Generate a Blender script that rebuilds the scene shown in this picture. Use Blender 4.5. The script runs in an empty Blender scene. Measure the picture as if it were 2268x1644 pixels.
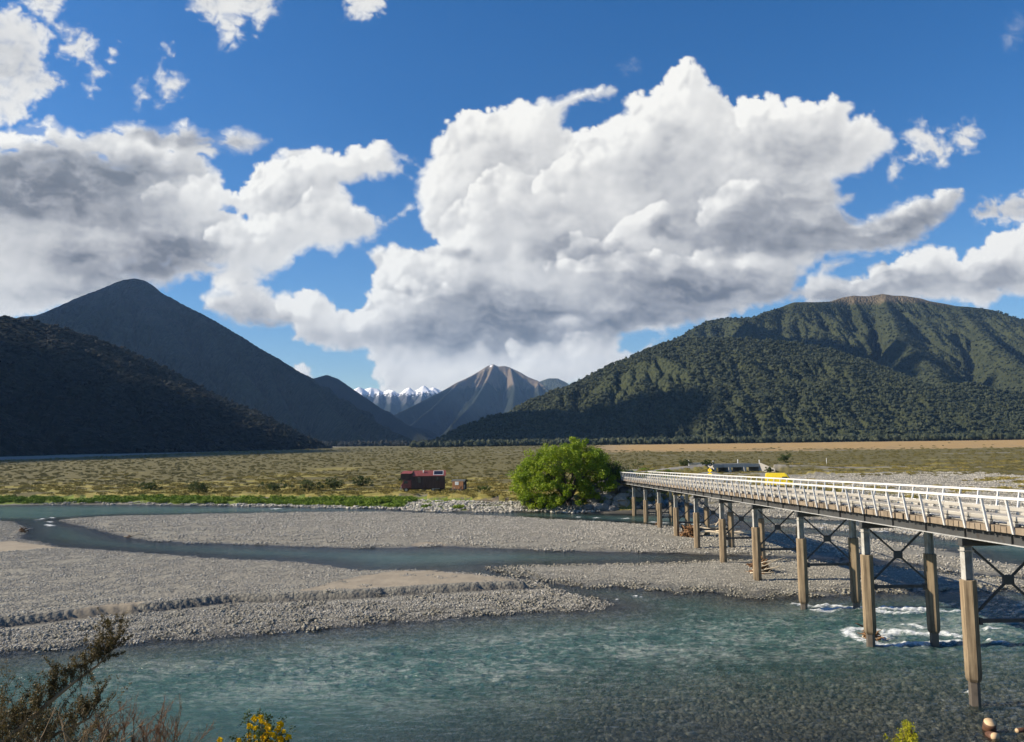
import bpy, math, random
import numpy as np
from mathutils import Matrix, Vector
random.seed(7); RS = np.random.RandomState(11)
sc = bpy.context.scene
COL = sc.collection
R = math.radians

# ------------------------------------------------------------------ camera, world, sun, exposure
F = 1781.0                      # focal length, in units of the photograph shown 2268 wide
CAMH = 13.05                    # eye height above the river, metres
PITCH = math.atan((976-822)/F); ROLL = .013
fw = Vector((0, math.cos(PITCH), math.sin(PITCH))); r0 = Vector((1, 0, 0)); u0 = Vector((0, -math.sin(PITCH), math.cos(PITCH)))
rt = r0*math.cos(ROLL)-u0*math.sin(ROLL); up = u0*math.cos(ROLL)+r0*math.sin(ROLL)
cd = bpy.data.cameras.new('camera'); cam = bpy.data.objects.new('camera', cd); COL.objects.link(cam)
cam.matrix_world = Matrix(((rt.x, up.x, -fw.x, 0), (rt.y, up.y, -fw.y, 0), (rt.z, up.z, -fw.z, CAMH), (0, 0, 0, 1)))
cd.sensor_width = 36; cd.lens = 36*F/2268; cd.clip_start = .1; cd.clip_end = 80000
sc.camera = cam
SUN_AZ = math.atan2(-1.0, -.030); SUN_EL = R(32)       # azimuth from +Y towards +X: the sun stands to the left, a little behind
w = bpy.data.worlds.new('World'); sc.world = w; w.use_nodes = True
nt = w.node_tree; bg = nt.nodes['Background']; sky = nt.nodes.new('ShaderNodeTexSky')
sky.sky_type = 'NISHITA'; sky.sun_disc = False; sky.sun_elevation = SUN_EL; sky.sun_rotation = SUN_AZ
sky.altitude = 700; sky.air_density = 1.0; sky.dust_density = .3; sky.ozone_density = 2.2
bg.inputs['Strength'].default_value = .12
hs = nt.nodes.new('ShaderNodeHueSaturation'); hs.inputs['Hue'].default_value = .507; hs.inputs['Saturation'].default_value = 1.38; hs.inputs['Value'].default_value = .65
nt.links.new(sky.outputs[0], hs.inputs['Color']); nt.links.new(hs.outputs[0], bg.inputs['Color'])
sl = bpy.data.lights.new('sun', 'SUN'); sun = bpy.data.objects.new('sun', sl); COL.objects.link(sun)
sl.energy = 5.0; sl.angle = R(.5); sl.color = (1, .87, .68)
sd = Vector((math.sin(SUN_AZ)*math.cos(SUN_EL), math.cos(SUN_AZ)*math.cos(SUN_EL), math.sin(SUN_EL)))
sun.rotation_euler = sd.to_track_quat('Z', 'Y').to_euler()
sc.view_settings.view_transform = 'Standard'; sc.view_settings.look = 'None'
sc.view_settings.exposure = .75; sc.view_settings.gamma = 1
sc.cycles.max_bounces = 6; sc.cycles.diffuse_bounces = 2; sc.cycles.glossy_bounces = 3; sc.cycles.transmission_bounces = 3
sc.cycles.transparent_max_bounces = 10; sc.cycles.volume_bounces = 0; sc.cycles.use_denoising = True
sc.cycles.caustics_reflective = False; sc.cycles.caustics_refractive = False; sc.cycles.sample_clamp_indirect = 4

# ------------------------------------------------------------------ surveying: a direction of the photograph -> a point of the place
def ray(px, py): return fw+rt*((px-1134)/F)-up*((py-822)/F)
def on_level(px, py, z=0.0):
    d = ray(px, py); t = (z-CAMH)/d.z
    return (d.x*t, d.y*t)
def at_depth(px, py, Y):
    d = ray(px, py); t = Y/d.y
    return Vector((d.x*t, Y, CAMH+d.z*t))
def survey(L, z=0.0): return [on_level(x, y, z) for x, y in L]

def _h(ix, iy, s):
    with np.errstate(over='ignore'):
        a = ix.astype(np.int64).astype(np.uint32)*np.uint32(374761393) + iy.astype(np.int64).astype(np.uint32)*np.uint32(668265263) + np.uint32((s*2246822519) & 0xffffffff)
        a = (a ^ (a >> np.uint32(13)))*np.uint32(1274126177)
        a = (a ^ (a >> np.uint32(16)))*np.uint32(2654435761)
        a = a ^ (a >> np.uint32(15))
    return a.astype(np.float32)/np.float32(4294967296.0)
def perlin(x, y, s=0):
    x = np.asarray(x, np.float32); y = np.asarray(y, np.float32)
    x0 = np.floor(x); y0 = np.floor(y); fx = x-x0; fy = y-y0
    u = fx*fx*fx*(fx*(fx*6-15)+10); v = fy*fy*fy*(fy*(fy*6-15)+10)
    def g(dx, dy):
        a = _h(x0+dx, y0+dy, s)*6.2831853
        return np.cos(a)*(fx-dx)+np.sin(a)*(fy-dy)
    a = g(0,0); b = g(1,0); c = g(0,1); d = g(1,1)
    return ((a+(b-a)*u)*(1-v)+(c+(d-c)*u)*v)*1.5
def fbm(x, y, o=4, s=0, gain=.5):
    r = 0; a = 1; t = 0; f = 1
    for i in range(o):
        r = r+a*perlin(x*f+i*17.3, y*f-i*9.1, s+i); t += a; a *= gain; f *= 2.03
    return r/t
def ridged(x, y, o=4, s=0):
    r = 0; a = 1; t = 0; f = 1
    for i in range(o):
        r = r+a*(1-np.abs(perlin(x*f+i*7.3, y*f-i*5.1, s+i))*1.6); t += a; a *= .5; f *= 2.05
    return r/t
def worley(x, y, s=0):
    x = np.asarray(x, np.float32); y = np.asarray(y, np.float32)
    x0 = np.floor(x); y0 = np.floor(y); d = np.full(x.shape, 9., np.float32)
    for i in (-1,0,1):
        for j in (-1,0,1):
            cx = x0+i; cy = y0+j
            d = np.minimum(d, (cx+_h(cx,cy,s)-x)**2+(cy+_h(cx,cy,s+91)-y)**2)
    return np.sqrt(d)
def sdf(px, py, poly):
    """signed distance to a polygon, positive inside"""
    P = np.asarray(poly, np.float32); Q = np.roll(P, -1, 0)
    d2 = np.full(px.shape, 1e12, np.float32); ins = np.zeros(px.shape, bool)
    for (ax, ay), (bx, by) in zip(P, Q):
        ex = bx-ax; ey = by-ay; L = ex*ex+ey*ey+1e-9
        t = np.clip(((px-ax)*ex+(py-ay)*ey)/L, 0, 1)
        d2 = np.minimum(d2, (px-ax-t*ex)**2+(py-ay-t*ey)**2)
        if ay != by:
            c = ((ay > py) != (by > py)) & (px < (bx-ax)*(py-ay)/(by-ay)+ax)
            ins ^= c
    d = np.sqrt(d2)
    return np.where(ins, d, -d)
def sstep(a, b, x):
    t = np.clip((x-a)/(b-a), 0, 1); return t*t*(3-2*t)


# ------------------------------------------------------------------ objects, meshes
def tag(o, label=None, cat=None, group=None, kind=None):
    if label: o['label'] = label
    if cat: o['category'] = cat
    if group: o['group'] = group
    if kind: o['kind'] = kind
    return o
def link(name, data, parent=None, loc=None):
    o = bpy.data.objects.new(name, data); COL.objects.link(o)
    if parent: o.parent = parent
    if loc is not None: o.location = loc
    return o
def thing(name, label, cat, loc=(0,0,0), rz=0, group=None):
    o = link(name, None, None, loc); o.rotation_euler = (0, 0, rz); o.empty_display_size = .3
    return tag(o, label, cat, group)
def dup(o, parent=None):
    c = o.copy(); COL.objects.link(c); c.parent = parent
    for ch in list(o.children): dup(ch, c)
    return c
def npmesh(name, V, Fq, mat=None, smooth=False, attrs=None, fattrs=None):
    """V (n,3), Fq (m,k) equal-sided faces"""
    V = np.ascontiguousarray(V, np.float32); Fq = np.ascontiguousarray(Fq, np.int32); m, k = Fq.shape
    me = bpy.data.meshes.new(name)
    me.vertices.add(len(V)); me.vertices.foreach_set('co', V.ravel())
    me.loops.add(m*k); me.loops.foreach_set('vertex_index', Fq.ravel())
    me.polygons.add(m); me.polygons.foreach_set('loop_start', np.arange(0, m*k, k, dtype=np.int32)); me.polygons.foreach_set('loop_total', np.full(m, k, np.int32))
    me.polygons.foreach_set('use_smooth', np.full(m, smooth, bool))
    for d, dom in ((attrs or {}, 'POINT'), (fattrs or {}, 'FACE')):
        for n, a in d.items():
            a = np.ascontiguousarray(a, np.float32)
            at = me.attributes.new(n, 'FLOAT', dom); at.data.foreach_set('value', a.ravel())
    if mat: me.materials.append(mat)
    me.update(calc_edges=True)
    return me
def grid_faces(nr, nc):
    i = np.arange(nr*nc).reshape(nr, nc)
    return np.stack([i[:-1,:-1], i[:-1,1:], i[1:,1:], i[1:,:-1]], -1).reshape(-1, 4)
class MB:
    """collects boxes, prisms and tubes into one mesh"""
    def __init__(s): s.v = []; s.f = []; s.sm = []
    def add(s, vs, fs, sm=False):
        n = len(s.v); s.v += [tuple(v) for v in vs]; s.f += [tuple(i+n for i in f) for f in fs]; s.sm += [sm]*len(fs); return s
    def box(s, x0, x1, y0, y1, z0, z1, T=None):
        vs = [(x, y, z) for z in (z0, z1) for (x, y) in ((x0,y0),(x1,y0),(x1,y1),(x0,y1))]
        if T: vs = [T(Vector(v)) for v in vs]
        return s.add(vs, [(3,2,1,0),(4,5,6,7),(0,1,5,4),(1,2,6,5),(2,3,7,6),(3,0,4,7)])
    def hexa(s, a, b):
        """a, b: two quads"""
        return s.add(list(a)+list(b), [(3,2,1,0),(4,5,6,7),(0,1,5,4),(1,2,6,5),(2,3,7,6),(3,0,4,7)])
    def prism(s, pts, axis, a, b):
        """2-D outline swept along an axis from a to b"""
        def P(p, t): return {'x': (t, p[0], p[1]), 'y': (p[0], t, p[1]), 'z': (p[0], p[1], t)}[axis]
        n = len(pts)
        return s.add([P(p, a) for p in pts]+[P(p, b) for p in pts], [tuple(range(n))[::-1], tuple(range(n, 2*n))]+[(i, (i+1)%n, n+(i+1)%n, n+i) for i in range(n)])
    def tube(s, pts, rad, n=6, sm=True, caps=True):
        pts = [Vector(p) for p in pts]; rad = rad if isinstance(rad, (list, tuple)) else [rad]*len(pts)
        vs = []; fs = []
        for i, p in enumerate(pts):
            d = (pts[min(i+1, len(pts)-1)]-pts[max(i-1, 0)]).normalized()
            a = d.orthogonal().normalized() if i == 0 else (a-d*a.dot(d)).normalized()
            b = d.cross(a)
            vs += [p+(a*math.cos(6.28318*k/n)+b*math.sin(6.28318*k/n))*rad[i] for k in range(n)]
        for i in range(len(pts)-1):
            fs += [(i*n+k, i*n+(k+1)%n, (i+1)*n+(k+1)%n, (i+1)*n+k) for k in range(n)]
        if caps: fs += [tuple(range(n))[::-1], tuple(range((len(pts)-1)*n, len(pts)*n))]
        return s.add(vs, fs, sm)
    def bar(s, p, q, wd, h):
        """rectangular bar from p to q"""
        p = Vector(p); q = Vector(q); d = (q-p).normalized(); z = Vector((0,0,1)) if abs(d.z) < .95 else Vector((1,0,0))
        a = d.cross(z).normalized()*wd/2; b = a.cross(d).normalized()*h/2
        return s.hexa([p-a-b, p+a-b, p+a+b, p-a+b], [q-a-b, q+a-b, q+a+b, q-a+b])
    def build(s, name, mat, parent=None, loc=None, bevel=0):
        me = bpy.data.meshes.new(name); me.from_pydata(s.v, [], s.f); me.materials.append(mat)
        me.polygons.foreach_set('use_smooth', s.sm); me.update()
        o = link(name, me, parent, loc)
        if bevel:
            b = o.modifiers.new('bevel', 'BEVEL'); b.width = bevel; b.segments = 2; b.limit_method = 'ANGLE'
        return o

# ------------------------------------------------------------------ materials
def node(nt, t, **kw):
    n = nt.nodes.new('ShaderNode'+t)
    for k, v in kw.items():
        if k[0] == '_': n.inputs[int(k[1:]) if k[1:].isdigit() else k[1:].replace('_', ' ')].default_value = v
        else: setattr(n, k, v)
    return n
def newmat(name):
    m = bpy.data.materials.new(name); m.use_nodes = True; nt = m.node_tree
    return m, nt, nt.nodes['Principled BSDF'], nt.links.new
def mth(nt, op, a, b=None, clamp=False):
    n = nt.nodes.new('ShaderNodeMath'); n.operation = op; n.use_clamp = clamp
    for i, x in enumerate((a, b)):
        if x is None: continue
        if hasattr(x, 'node'): nt.links.new(x, n.inputs[i])
        else: n.inputs[i].default_value = x
    return n.outputs[0]
def mixc(nt, f, a, b, mode='MIX'):
    n = nt.nodes.new('ShaderNodeMix'); n.data_type = 'RGBA'; n.blend_type = mode
    for i, x in ((0, f), (6, a), (7, b)):
        if hasattr(x, 'node'): nt.links.new(x, n.inputs[i])
        else: n.inputs[i].default_value = x if i == 0 else (*x, 1)
    return n.outputs[2]
def ramp(nt, f, stops):
    n = nt.nodes.new('ShaderNodeValToRGB'); e = n.color_ramp.elements
    while len(e) > 1: e.remove(e[-1])
    for i, (p, c) in enumerate(stops):
        q = e[0] if i == 0 else e.new(p)
        q.position = p; q.color = (*c, 1) if isinstance(c, tuple) else (c, c, c, 1)
    nt.links.new(f, n.inputs[0]); return n.outputs[0]
def maprange(nt, f, a, b, c=0., d=1.):
    n = nt.nodes.new('ShaderNodeMapRange'); n.clamp = True
    nt.links.new(f, n.inputs[0])
    for i, x in enumerate((a, b, c, d)): n.inputs[i+1].default_value = x
    return n.outputs[0]
def noise(nt, scale, detail=4, rough=.55, vec=None, dist=0):
    n = node(nt, 'TexNoise'); n.inputs['Scale'].default_value = scale; n.inputs['Detail'].default_value = detail; n.inputs['Roughness'].default_value = rough; n.inputs['Distortion'].default_value = dist
    if vec is not None: nt.links.new(vec, n.inputs['Vector'])
    return n.outputs['Fac']
def objco(nt, scale=(1,1,1), world=False):
    m = node(nt, 'Mapping'); m.inputs['Scale'].default_value = scale
    if world: nt.links.new(node(nt, 'NewGeometry').outputs['Position'], m.inputs[0])
    else: nt.links.new(node(nt, 'TexCoord').outputs['Object'], m.inputs[0])
    return m.outputs[0]
def attr(nt, n): return node(nt, 'Attribute', attribute_name=n).outputs['Fac']
def bump(nt, h, strength, dist):
    b = node(nt, 'Bump'); b.inputs['Strength'].default_value = strength; b.inputs['Distance'].default_value = dist; nt.links.new(h, b.inputs['Height']); return b.outputs[0]
def simple(name, col, rough=.7, var=.25, scale=3.0, metal=0., col2=None, bmp=0., stretch=(1,1,1), spec=None):
    """a plain surface with uneven tone, wear and a little relief"""
    m, nt, b, L = newmat(name)
    v = objco(nt, stretch)
    f = noise(nt, scale, 6, .65, v); g = noise(nt, scale*.23, 3, .5, v)
    f2 = mth(nt, 'ADD', mth(nt, 'MULTIPLY', f, .6), mth(nt, 'MULTIPLY', g, .4))
    c2 = col2 or tuple(c*(1-var*1.6) for c in col)
    c1 = tuple(min(1, c*(1+var*.5)) for c in col)
    L(ramp(nt, f2, [(.33, c2), (.52, col), (.70, c1)]), b.inputs['Base Color'])
    L(maprange(nt, f, .3, .7, min(1, rough+.1), max(.05, rough-.12)), b.inputs['Roughness'])
    b.inputs['Metallic'].default_value = metal
    if spec is not None: b.inputs['Specular IOR Level'].default_value = spec
    if bmp: L(bump(nt, f, .6, bmp), b.inputs['Normal'])
    return m

# ------------------------------------------------------------------ instancing of uncountable stuff (stones, forest, scrub)
def scatter(name, label, P, scale, rz, variants, tilt=None, cat='ground cover'):
    n = len(P); me = bpy.data.meshes.new(name); me.vertices.add(n); me.vertices.foreach_set('co', np.ascontiguousarray(P, np.float32).ravel())
    rot = np.zeros((n, 3), np.float32); rot[:, 2] = rz
    if tilt is not None: rot[:, 0] = tilt[0]; rot[:, 1] = tilt[1]
    a = me.attributes.new('rot', 'FLOAT_VECTOR', 'POINT'); a.data.foreach_set('vector', rot.ravel())
    a = me.attributes.new('scl', 'FLOAT_VECTOR', 'POINT'); a.data.foreach_set('vector', np.ascontiguousarray(np.broadcast_to(np.asarray(scale, np.float32).reshape(n, -1), (n, 3))).ravel())
    a = me.attributes.new('pick', 'INT', 'POINT'); a.data.foreach_set('value', RS.randint(0, len(variants), n).astype(np.int32))
    o = link(name, me)
    ng = bpy.data.node_groups.new(name, 'GeometryNodeTree')
    ng.interface.new_socket('Geometry', in_out='INPUT', socket_type='NodeSocketGeometry'); ng.interface.new_socket('Geometry', in_out='OUTPUT', socket_type='NodeSocketGeometry')
    gi = ng.nodes.new('NodeGroupInput'); go = ng.nodes.new('NodeGroupOutput'); ip = ng.nodes.new('GeometryNodeInstanceOnPoints'); jn = ng.nodes.new('GeometryNodeJoinGeometry')
    for vme in reversed(variants):
        vo = bpy.data.objects.new(name+'_source', vme)
        oi = ng.nodes.new('GeometryNodeObjectInfo'); oi.inputs['Object'].default_value = vo; oi.inputs['As Instance'].default_value = True
        ng.links.new(oi.outputs['Geometry'], jn.inputs[0])
    def na(nm, dt):
        q = ng.nodes.new('GeometryNodeInputNamedAttribute'); q.data_type = dt; q.inputs[0].default_value = nm; return q.outputs[0]
    ng.links.new(gi.outputs[0], ip.inputs['Points']); ng.links.new(jn.outputs[0], ip.inputs['Instance']); ip.inputs['Pick Instance'].default_value = True
    ng.links.new(na('pick', 'INT'), ip.inputs['Instance Index']); ng.links.new(na('rot', 'FLOAT_VECTOR'), ip.inputs['Rotation']); ng.links.new(na('scl', 'FLOAT_VECTOR'), ip.inputs['Scale'])
    ng.links.new(ip.outputs[0], go.inputs[0])
    md = o.modifiers.new('scatter', 'NODES'); md.node_group = ng
    tag(o, label, cat, None, 'stuff')
    return o
def ico(sub=1):
    import bmesh
    bm = bmesh.new(); bmesh.ops.create_icosphere(bm, subdivisions=sub, radius=1)
    V = np.array([v.co[:] for v in bm.verts], np.float32); Fc = np.array([[v.index for v in f.verts] for f in bm.faces], np.int32); bm.free()
    return V, Fc
ICO1 = ico(1); ICO2 = ico(2); ICO3 = ico(3)
def lump(base, rg, amp=.25, freq=1.6):
    """an icosphere with an uneven surface"""
    V, Fc = base; s = int(rg.randint(1, 9999)); k = rg.uniform(-9, 9, 3)
    n = perlin(V[:,0]*freq+k[0], V[:,1]*freq+V[:,2]*.7*freq+k[1], s)+perlin(V[:,2]*freq+k[2], V[:,0]*freq-V[:,1]*.6*freq, s+3)
    return V*(1+amp*n)[:, None], Fc


# ------------------------------------------------------------------ the river bed, its gravel bars and the valley floor
BAR_A = [(-900,1160),(-300,1150),(0,1151),(30,1152),(55,1163),(57,1180),(40,1190),(66,1194),(140,1208),(184,1212),(316,1221),(404,1227),(515,1236),(573,1236),(643,1240),(698,1245),(735,1251),(797,1260),(942,1259),(1027,1264),(1117,1273),(1178,1282),(1215,1297),(1256,1310),(1311,1322),(1349,1335),(1268,1342),(1147,1346),(1027,1354),(906,1364),(755,1376),(604,1388),(453,1401),(302,1411),(151,1420),(0,1434),(-300,1458),(-900,1500)]
TERR = [(-900,1120),(40,1196),(140,1213),(316,1225),(515,1240),(735,1256),(797,1264),(942,1263),(1117,1277),(1178,1285),(1057,1295),(906,1304),(785,1312),(634,1319),(513,1322),(338,1341),(217,1350),(0,1374),(-300,1400),(-900,1440)]
BAR_B = [(129,1149),(200,1145),(257,1142),(316,1142),(441,1139),(551,1137),(662,1134),(855,1133),(996,1138),(1138,1145),(1280,1152),(1450,1162),(1493,1166),(1560,1170),(1640,1176),(1727,1180),(1782,1181),(1841,1188),(1894,1190),(1965,1199),(2037,1210),(2085,1217),(2132,1224),(2156,1238),(2268,1250),(2700,1290),(2700,1320),(2268,1276),(2132,1267),(2066,1249),(1960,1240),(1877,1236),(1764,1230),(1683,1228),(1590,1226),(1530,1224),(1496,1221),(1422,1221),(1330,1219),(1180,1214),(1050,1211),(960,1206),(900,1211),(834,1211),(772,1211),(662,1208),(551,1204),(423,1200),(331,1194),(283,1188),(254,1181),(220,1170),(154,1159)]
BAR_D = [(1188,1283),(1135,1268),(1091,1255),(1180,1251),(1280,1249),(1422,1246),(1501,1245),(1588,1239),(1685,1239),(1764,1238),(1877,1246),(1960,1252),(2060,1262),(2132,1273),(2268,1281),(2700,1320),(2700,1340),(2268,1302),(2168,1301),(2109,1305),(1980,1307),(1882,1311),(1793,1316),(1672,1320),(1646,1319),(1606,1307),(1475,1305),(1436,1299),(1370,1295),(1300,1295),(1252,1290)]
BAR_F = [(1700,1162),(1780,1161),(1841,1165),(1894,1167),(1977,1171),(2040,1177),(2100,1185),(2130,1190),(2120,1193),(2050,1185),(1977,1177),(1894,1174),(1841,1171),(1780,1167)]
SHORE = [(-900,1116),(0,1118),(147,1117),(257,1116),(404,1118),(573,1120),(834,1125),(913,1129),(976,1131),(1070,1133),(1165,1133),(1200,1131),(1310,1136),(1400,1137),(1484,1137),(1560,1137),(1658,1142),(1723,1145),(1791,1148),(1870,1151),(2000,1158),(2268,1178),(2700,1200)]
wA, wT, wB, wD, wF = survey(BAR_A, .3), survey(TERR, .95), survey(BAR_B, .15), survey(BAR_D, .15), survey(BAR_F, .05)
wS = survey(SHORE, .1)
wS = [(-14000, wS[0][1]-30)]+wS+[(200, 105), (14000, 60), (14000, 15000), (-14000, 15000)]
SAND1 = survey([(640,1316),(725,1298),(797,1279),(870,1268),(942,1263),(1027,1266),(1110,1274),(1178,1283),(1057,1294),(906,1303),(755,1312)], .9)
SAND2 = survey([(-300,1216),(0,1205),(66,1196),(140,1209),(190,1215),(100,1222),(0,1231),(-300,1245)], .7)
SAND3 = survey([(120,1362),(230,1344),(320,1338),(300,1346),(200,1357)], .9)
SAND4 = survey([(890,1210),(930,1203),(975,1203),(1000,1209),(960,1211)], .1)
ROAD = [(20.3, 155.5, 5.75), (23, 180, 5.2), (33, 218, 3.9), (50, 252, 3.8), (66, 271, 4.2), (84, 272, 4.2), (105, 268, 3.2), (150, 262, 2.6)]
MOUTH = [(64, 262), (67, 298), (84, 298), (88, 262), (92, 220), (60, 225)]      # dry channel through the culvert
def inset(px, py, poly): return sdf(px, py, poly)
def height(X, Y, masks=False):
    X = np.asarray(X, np.float32); Y = np.asarray(Y, np.float32)
    n1 = fbm(X/9, Y/9, 4, 1); n2 = fbm(X/1.7, Y/1.7, 3, 2); n3 = fbm(X/60, Y/60, 4, 4)
    near = (Y < 330)
    def S(poly, far=-60.):
        r = np.full(X.shape, far, np.float32); r[near] = sdf(X[near], Y[near], poly); return r
    sA, sT, sB, sD, sF = S(wA), S(wT), S(wB), S(wD), S(wF)
    sS = np.full(X.shape, 400., np.float32); sS[near] = sdf(X[near], Y[near], wS)
    j = .5*n1+.18*n2
    sA = sA+j*.8; sT = sT+j*.7; sB = sB+j*1.1; sD = sD+j; sF = sF+j*.9; sSn = sS+j*1.6
    def bar(s, top, slope): return np.where(s > 0, top*(1-np.exp(-np.maximum(s, 0)*slope/top)), np.maximum(s*.10, -1.25))
    hA = bar(sA, .62, .15)+.55*sstep(-.1, .3, sT)*(sA > 0)
    hB = bar(sB, .42, .13); hD = bar(sD, .38, .14); hF = bar(sF, .10, .08)
    # far land: a low cut bank on the left, a gravel fan on the right, the road embankment between
    wl = np.clip((X+60)/40, 0, 1); c0 = 6+4.5*wl; top = 1.75+.45*wl
    sq = np.maximum(sSn+.9*n1*sstep(2, 5, sSn), 0)
    left = np.where(sq < c0, 1.05*sq/c0, 1.05+(top-1.05)*sstep(0, 1.0, sq-c0))+.0035*np.clip(sq-c0, 0, 300)*.4
    right = 1.7*(1-np.exp(-sq/24))+.9*sstep(40, 110, sq)
    k = sstep(22, 44, X-.02*(Y-150)); kk = sstep(230, 420, Y); k = k*(1-kk)
    pad = np.exp(-(((X-54)/17)**2+((Y-163)/15)**2)**2); right = right*(1-pad)+3.3*pad
    hS = left*(1-k)+right*k
    hS = np.where(sSn > 0, hS, np.maximum(sSn*.10, -1.25))
    e = np.full(X.shape, -9., np.float32); rd = np.full(X.shape, 99., np.float32)
    m = (X > -5) & (X < 190) & (Y > 130) & (Y < 320)
    if m.any():
        for (ax, ay, az), (bx, by, bz) in zip(ROAD, ROAD[1:]):
            t = np.clip(((X[m]-ax)*(bx-ax)+(Y[m]-ay)*(by-ay))/((bx-ax)**2+(by-ay)**2), 0, 1)
            d = np.hypot(X[m]-ax-t*(bx-ax), Y[m]-ay-t*(by-ay)); z = az+t*(bz-az)-np.maximum(d-3.2, 0)/(1.6-.6*sstep(165, 155, Y[m]) if False else np.where(Y[m] < 160, 1.0, 1.6))
            e[m] = np.maximum(e[m], z+.12*n1[m]*(d > 3)); rd[m] = np.minimum(rd[m], d)
        mo = sdf(X[m], Y[m], MOUTH)
        gap = sstep(-.5, .5, mo)
        e[m] = np.where((X[m] > 66.4) & (X[m] < 83.6) & (Y[m] > 262), -9, e[m])
    else: mo = None
    hS = np.where(sSn > -1, np.maximum(hS, e), hS)
    if mo is not None: hS[m] = np.where(gap > 0, np.minimum(hS[m], hS[m]*(1-gap)+(1.75+.15*n1[m])*gap), hS[m])
    # the bank we look from
    q = Y-(25+.10*X)+1.0*n1
    hN = np.where(q < 0, -.46*q+.25*n1, np.maximum(-(.020*q+.0024*np.maximum(q-13, 0)**2)*(1+2.2*np.clip(-(X-4)/22, 0, 1.4)), -1.3))
    h = np.maximum.reduce([hA, hB, hD, hF, hS, hN])
    h = h+np.where(h > 0, .05, .03)*n2+np.where((h > .2) & (sS < 40), .07*n1, 0)+np.where(sS > 60, .35*n3, 0)*sstep(60, 140, sS)
    if not masks: return h
    land = h > 0
    pl = sSn > c0+.4
    sand = np.maximum.reduce([sstep(-.5, .8, S(SAND1)+j), sstep(-.6, .8, S(SAND2)+j), sstep(-.4, .6, S(SAND3)+j), sstep(-.4, .6, S(SAND4)+j)])
    sand = np.maximum(sand, .30*sstep(.10, .40, fbm(X/16+.3*n1, Y/6, 4, 83, .6))*(h > .25)*(sS < 0))
    wet = (1-sstep(.02, .16, h))
    cut_shade = np.maximum(sstep(-.4, .3, -sT)*sstep(-.9, -.1, sT)*(sA > .4), (rd < 13)*(Y < 158)*(sSn > -.5)*1.0)          # the terrace's fresh cut; the embankment front is darkened as painted shade
    low = np.where((sD > -1) & (sA < 0), 1-sstep(.10, .30, h+.12*n1), 0)            # damp stones of the low bar
    wet = np.maximum(wet, low*.9)
    # plain cover
    strk = fbm(X/95, Y/26, 5, 61, .6); p2 = fbm(X/26, Y/14, 4, 62, .6)
    braid = k*sstep(.02, .16, .26-np.abs(strk)*.5+.25*p2-.22*sstep(110, 190, sSn+X*.35))
    lr = sstep(-12, 18, -(X+415+.015*Y)+30*n3)*(Y > 330)                            # the other arm, under the left hills
    rel = X/np.maximum(Y, 1)
    gold = sstep(600, 680, Y+110*n3)*(1-sstep(1380, 1500, Y+60*n3))*sstep(.06, .16, rel+.02*n3)*(.25+.75*sstep(-.30, .0, fbm(X/70, Y/30, 5, 85, .65)+.25*sstep(700, 900, Y)))
    far_grav = sstep(.30, .42, strk+.3*p2)*sstep(330, 420, Y)*(1-sstep(1000, 1300, Y))*sstep(-.26, -.08, rel)
    g0 = sstep(.02, .2, p2+.35*n1+.34-.0062*np.maximum(sSn-c0-8, 0))
    grass = np.where(pl, g0, 0)*(1-k)
    grass = np.maximum(grass, k*sstep(.05, .3, p2+.8*strk)*sstep(12, 40, sSn)*.8)
    grass = np.where((sS > 0) & (Y < 262) & (rd > 2.6) & (rd < 9) & (Y > 146), np.maximum(grass, .75), grass)
    big2 = sstep(.10, .34, fbm(X/52, Y/24, 4, 84, .6))*np.clip(1.15-(Y-165)/420, .25, 1)
    grass = np.maximum(grass, np.where(pl, big2*.9, 0)*(1-braid))
    strip = np.where((sSn > 1.6) & (sSn < c0+.5), 1-sstep(-14, 6, X+12*n1), 0)*(1-k)
    soil = np.where((sSn > c0-1.2) & (sSn < c0+.45), 1, 0)*(1-k)*land
    scrub = np.where(pl, 1-np.maximum.reduce([grass*.9, braid, gold, far_grav, lr]), 0)
    road = sstep(-.4, .4, 2.7-rd+.3*n2)*(Y > 150)*(sS > 2)
    nb = np.where(q < 0, 1., 0.)
    return h, dict(sand=sand, wet=np.clip(np.where(h < -.12, .0, wet), 0, 1), cut=cut_shade, dry=np.clip(grass, 0, 1), green=np.clip(strip, 0, 1), soil=soil, scrub=np.clip(scrub*(1-braid), 0, 1), gold=gold, road=road, bank=nb), dict(sA=sA, sT=sT, sB=sB, sD=sD, sF=sF, sS=sSn, q=q, k=k, c0=c0, lr=lr, braid=braid, rd=rd)

py = np.concatenate([np.linspace(1164, 112, 480)])
rowsY = np.concatenate([np.linspace(1.5, 19.6, 40, endpoint=False), CAMH*F/py, np.geomspace(208, 2400, 130), np.geomspace(2480, 13300, 30)])
colsU = np.concatenate([np.linspace(-1.05, -.72, 60, endpoint=False), np.linspace(-.72, .72, 960), np.linspace(.7215, 1.05, 60)])
GU, GY = np.meshgrid(colsU, rowsY); GX = GU*GY
gh, gm, gs = height(GX.ravel(), GY.ravel(), True)

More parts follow.
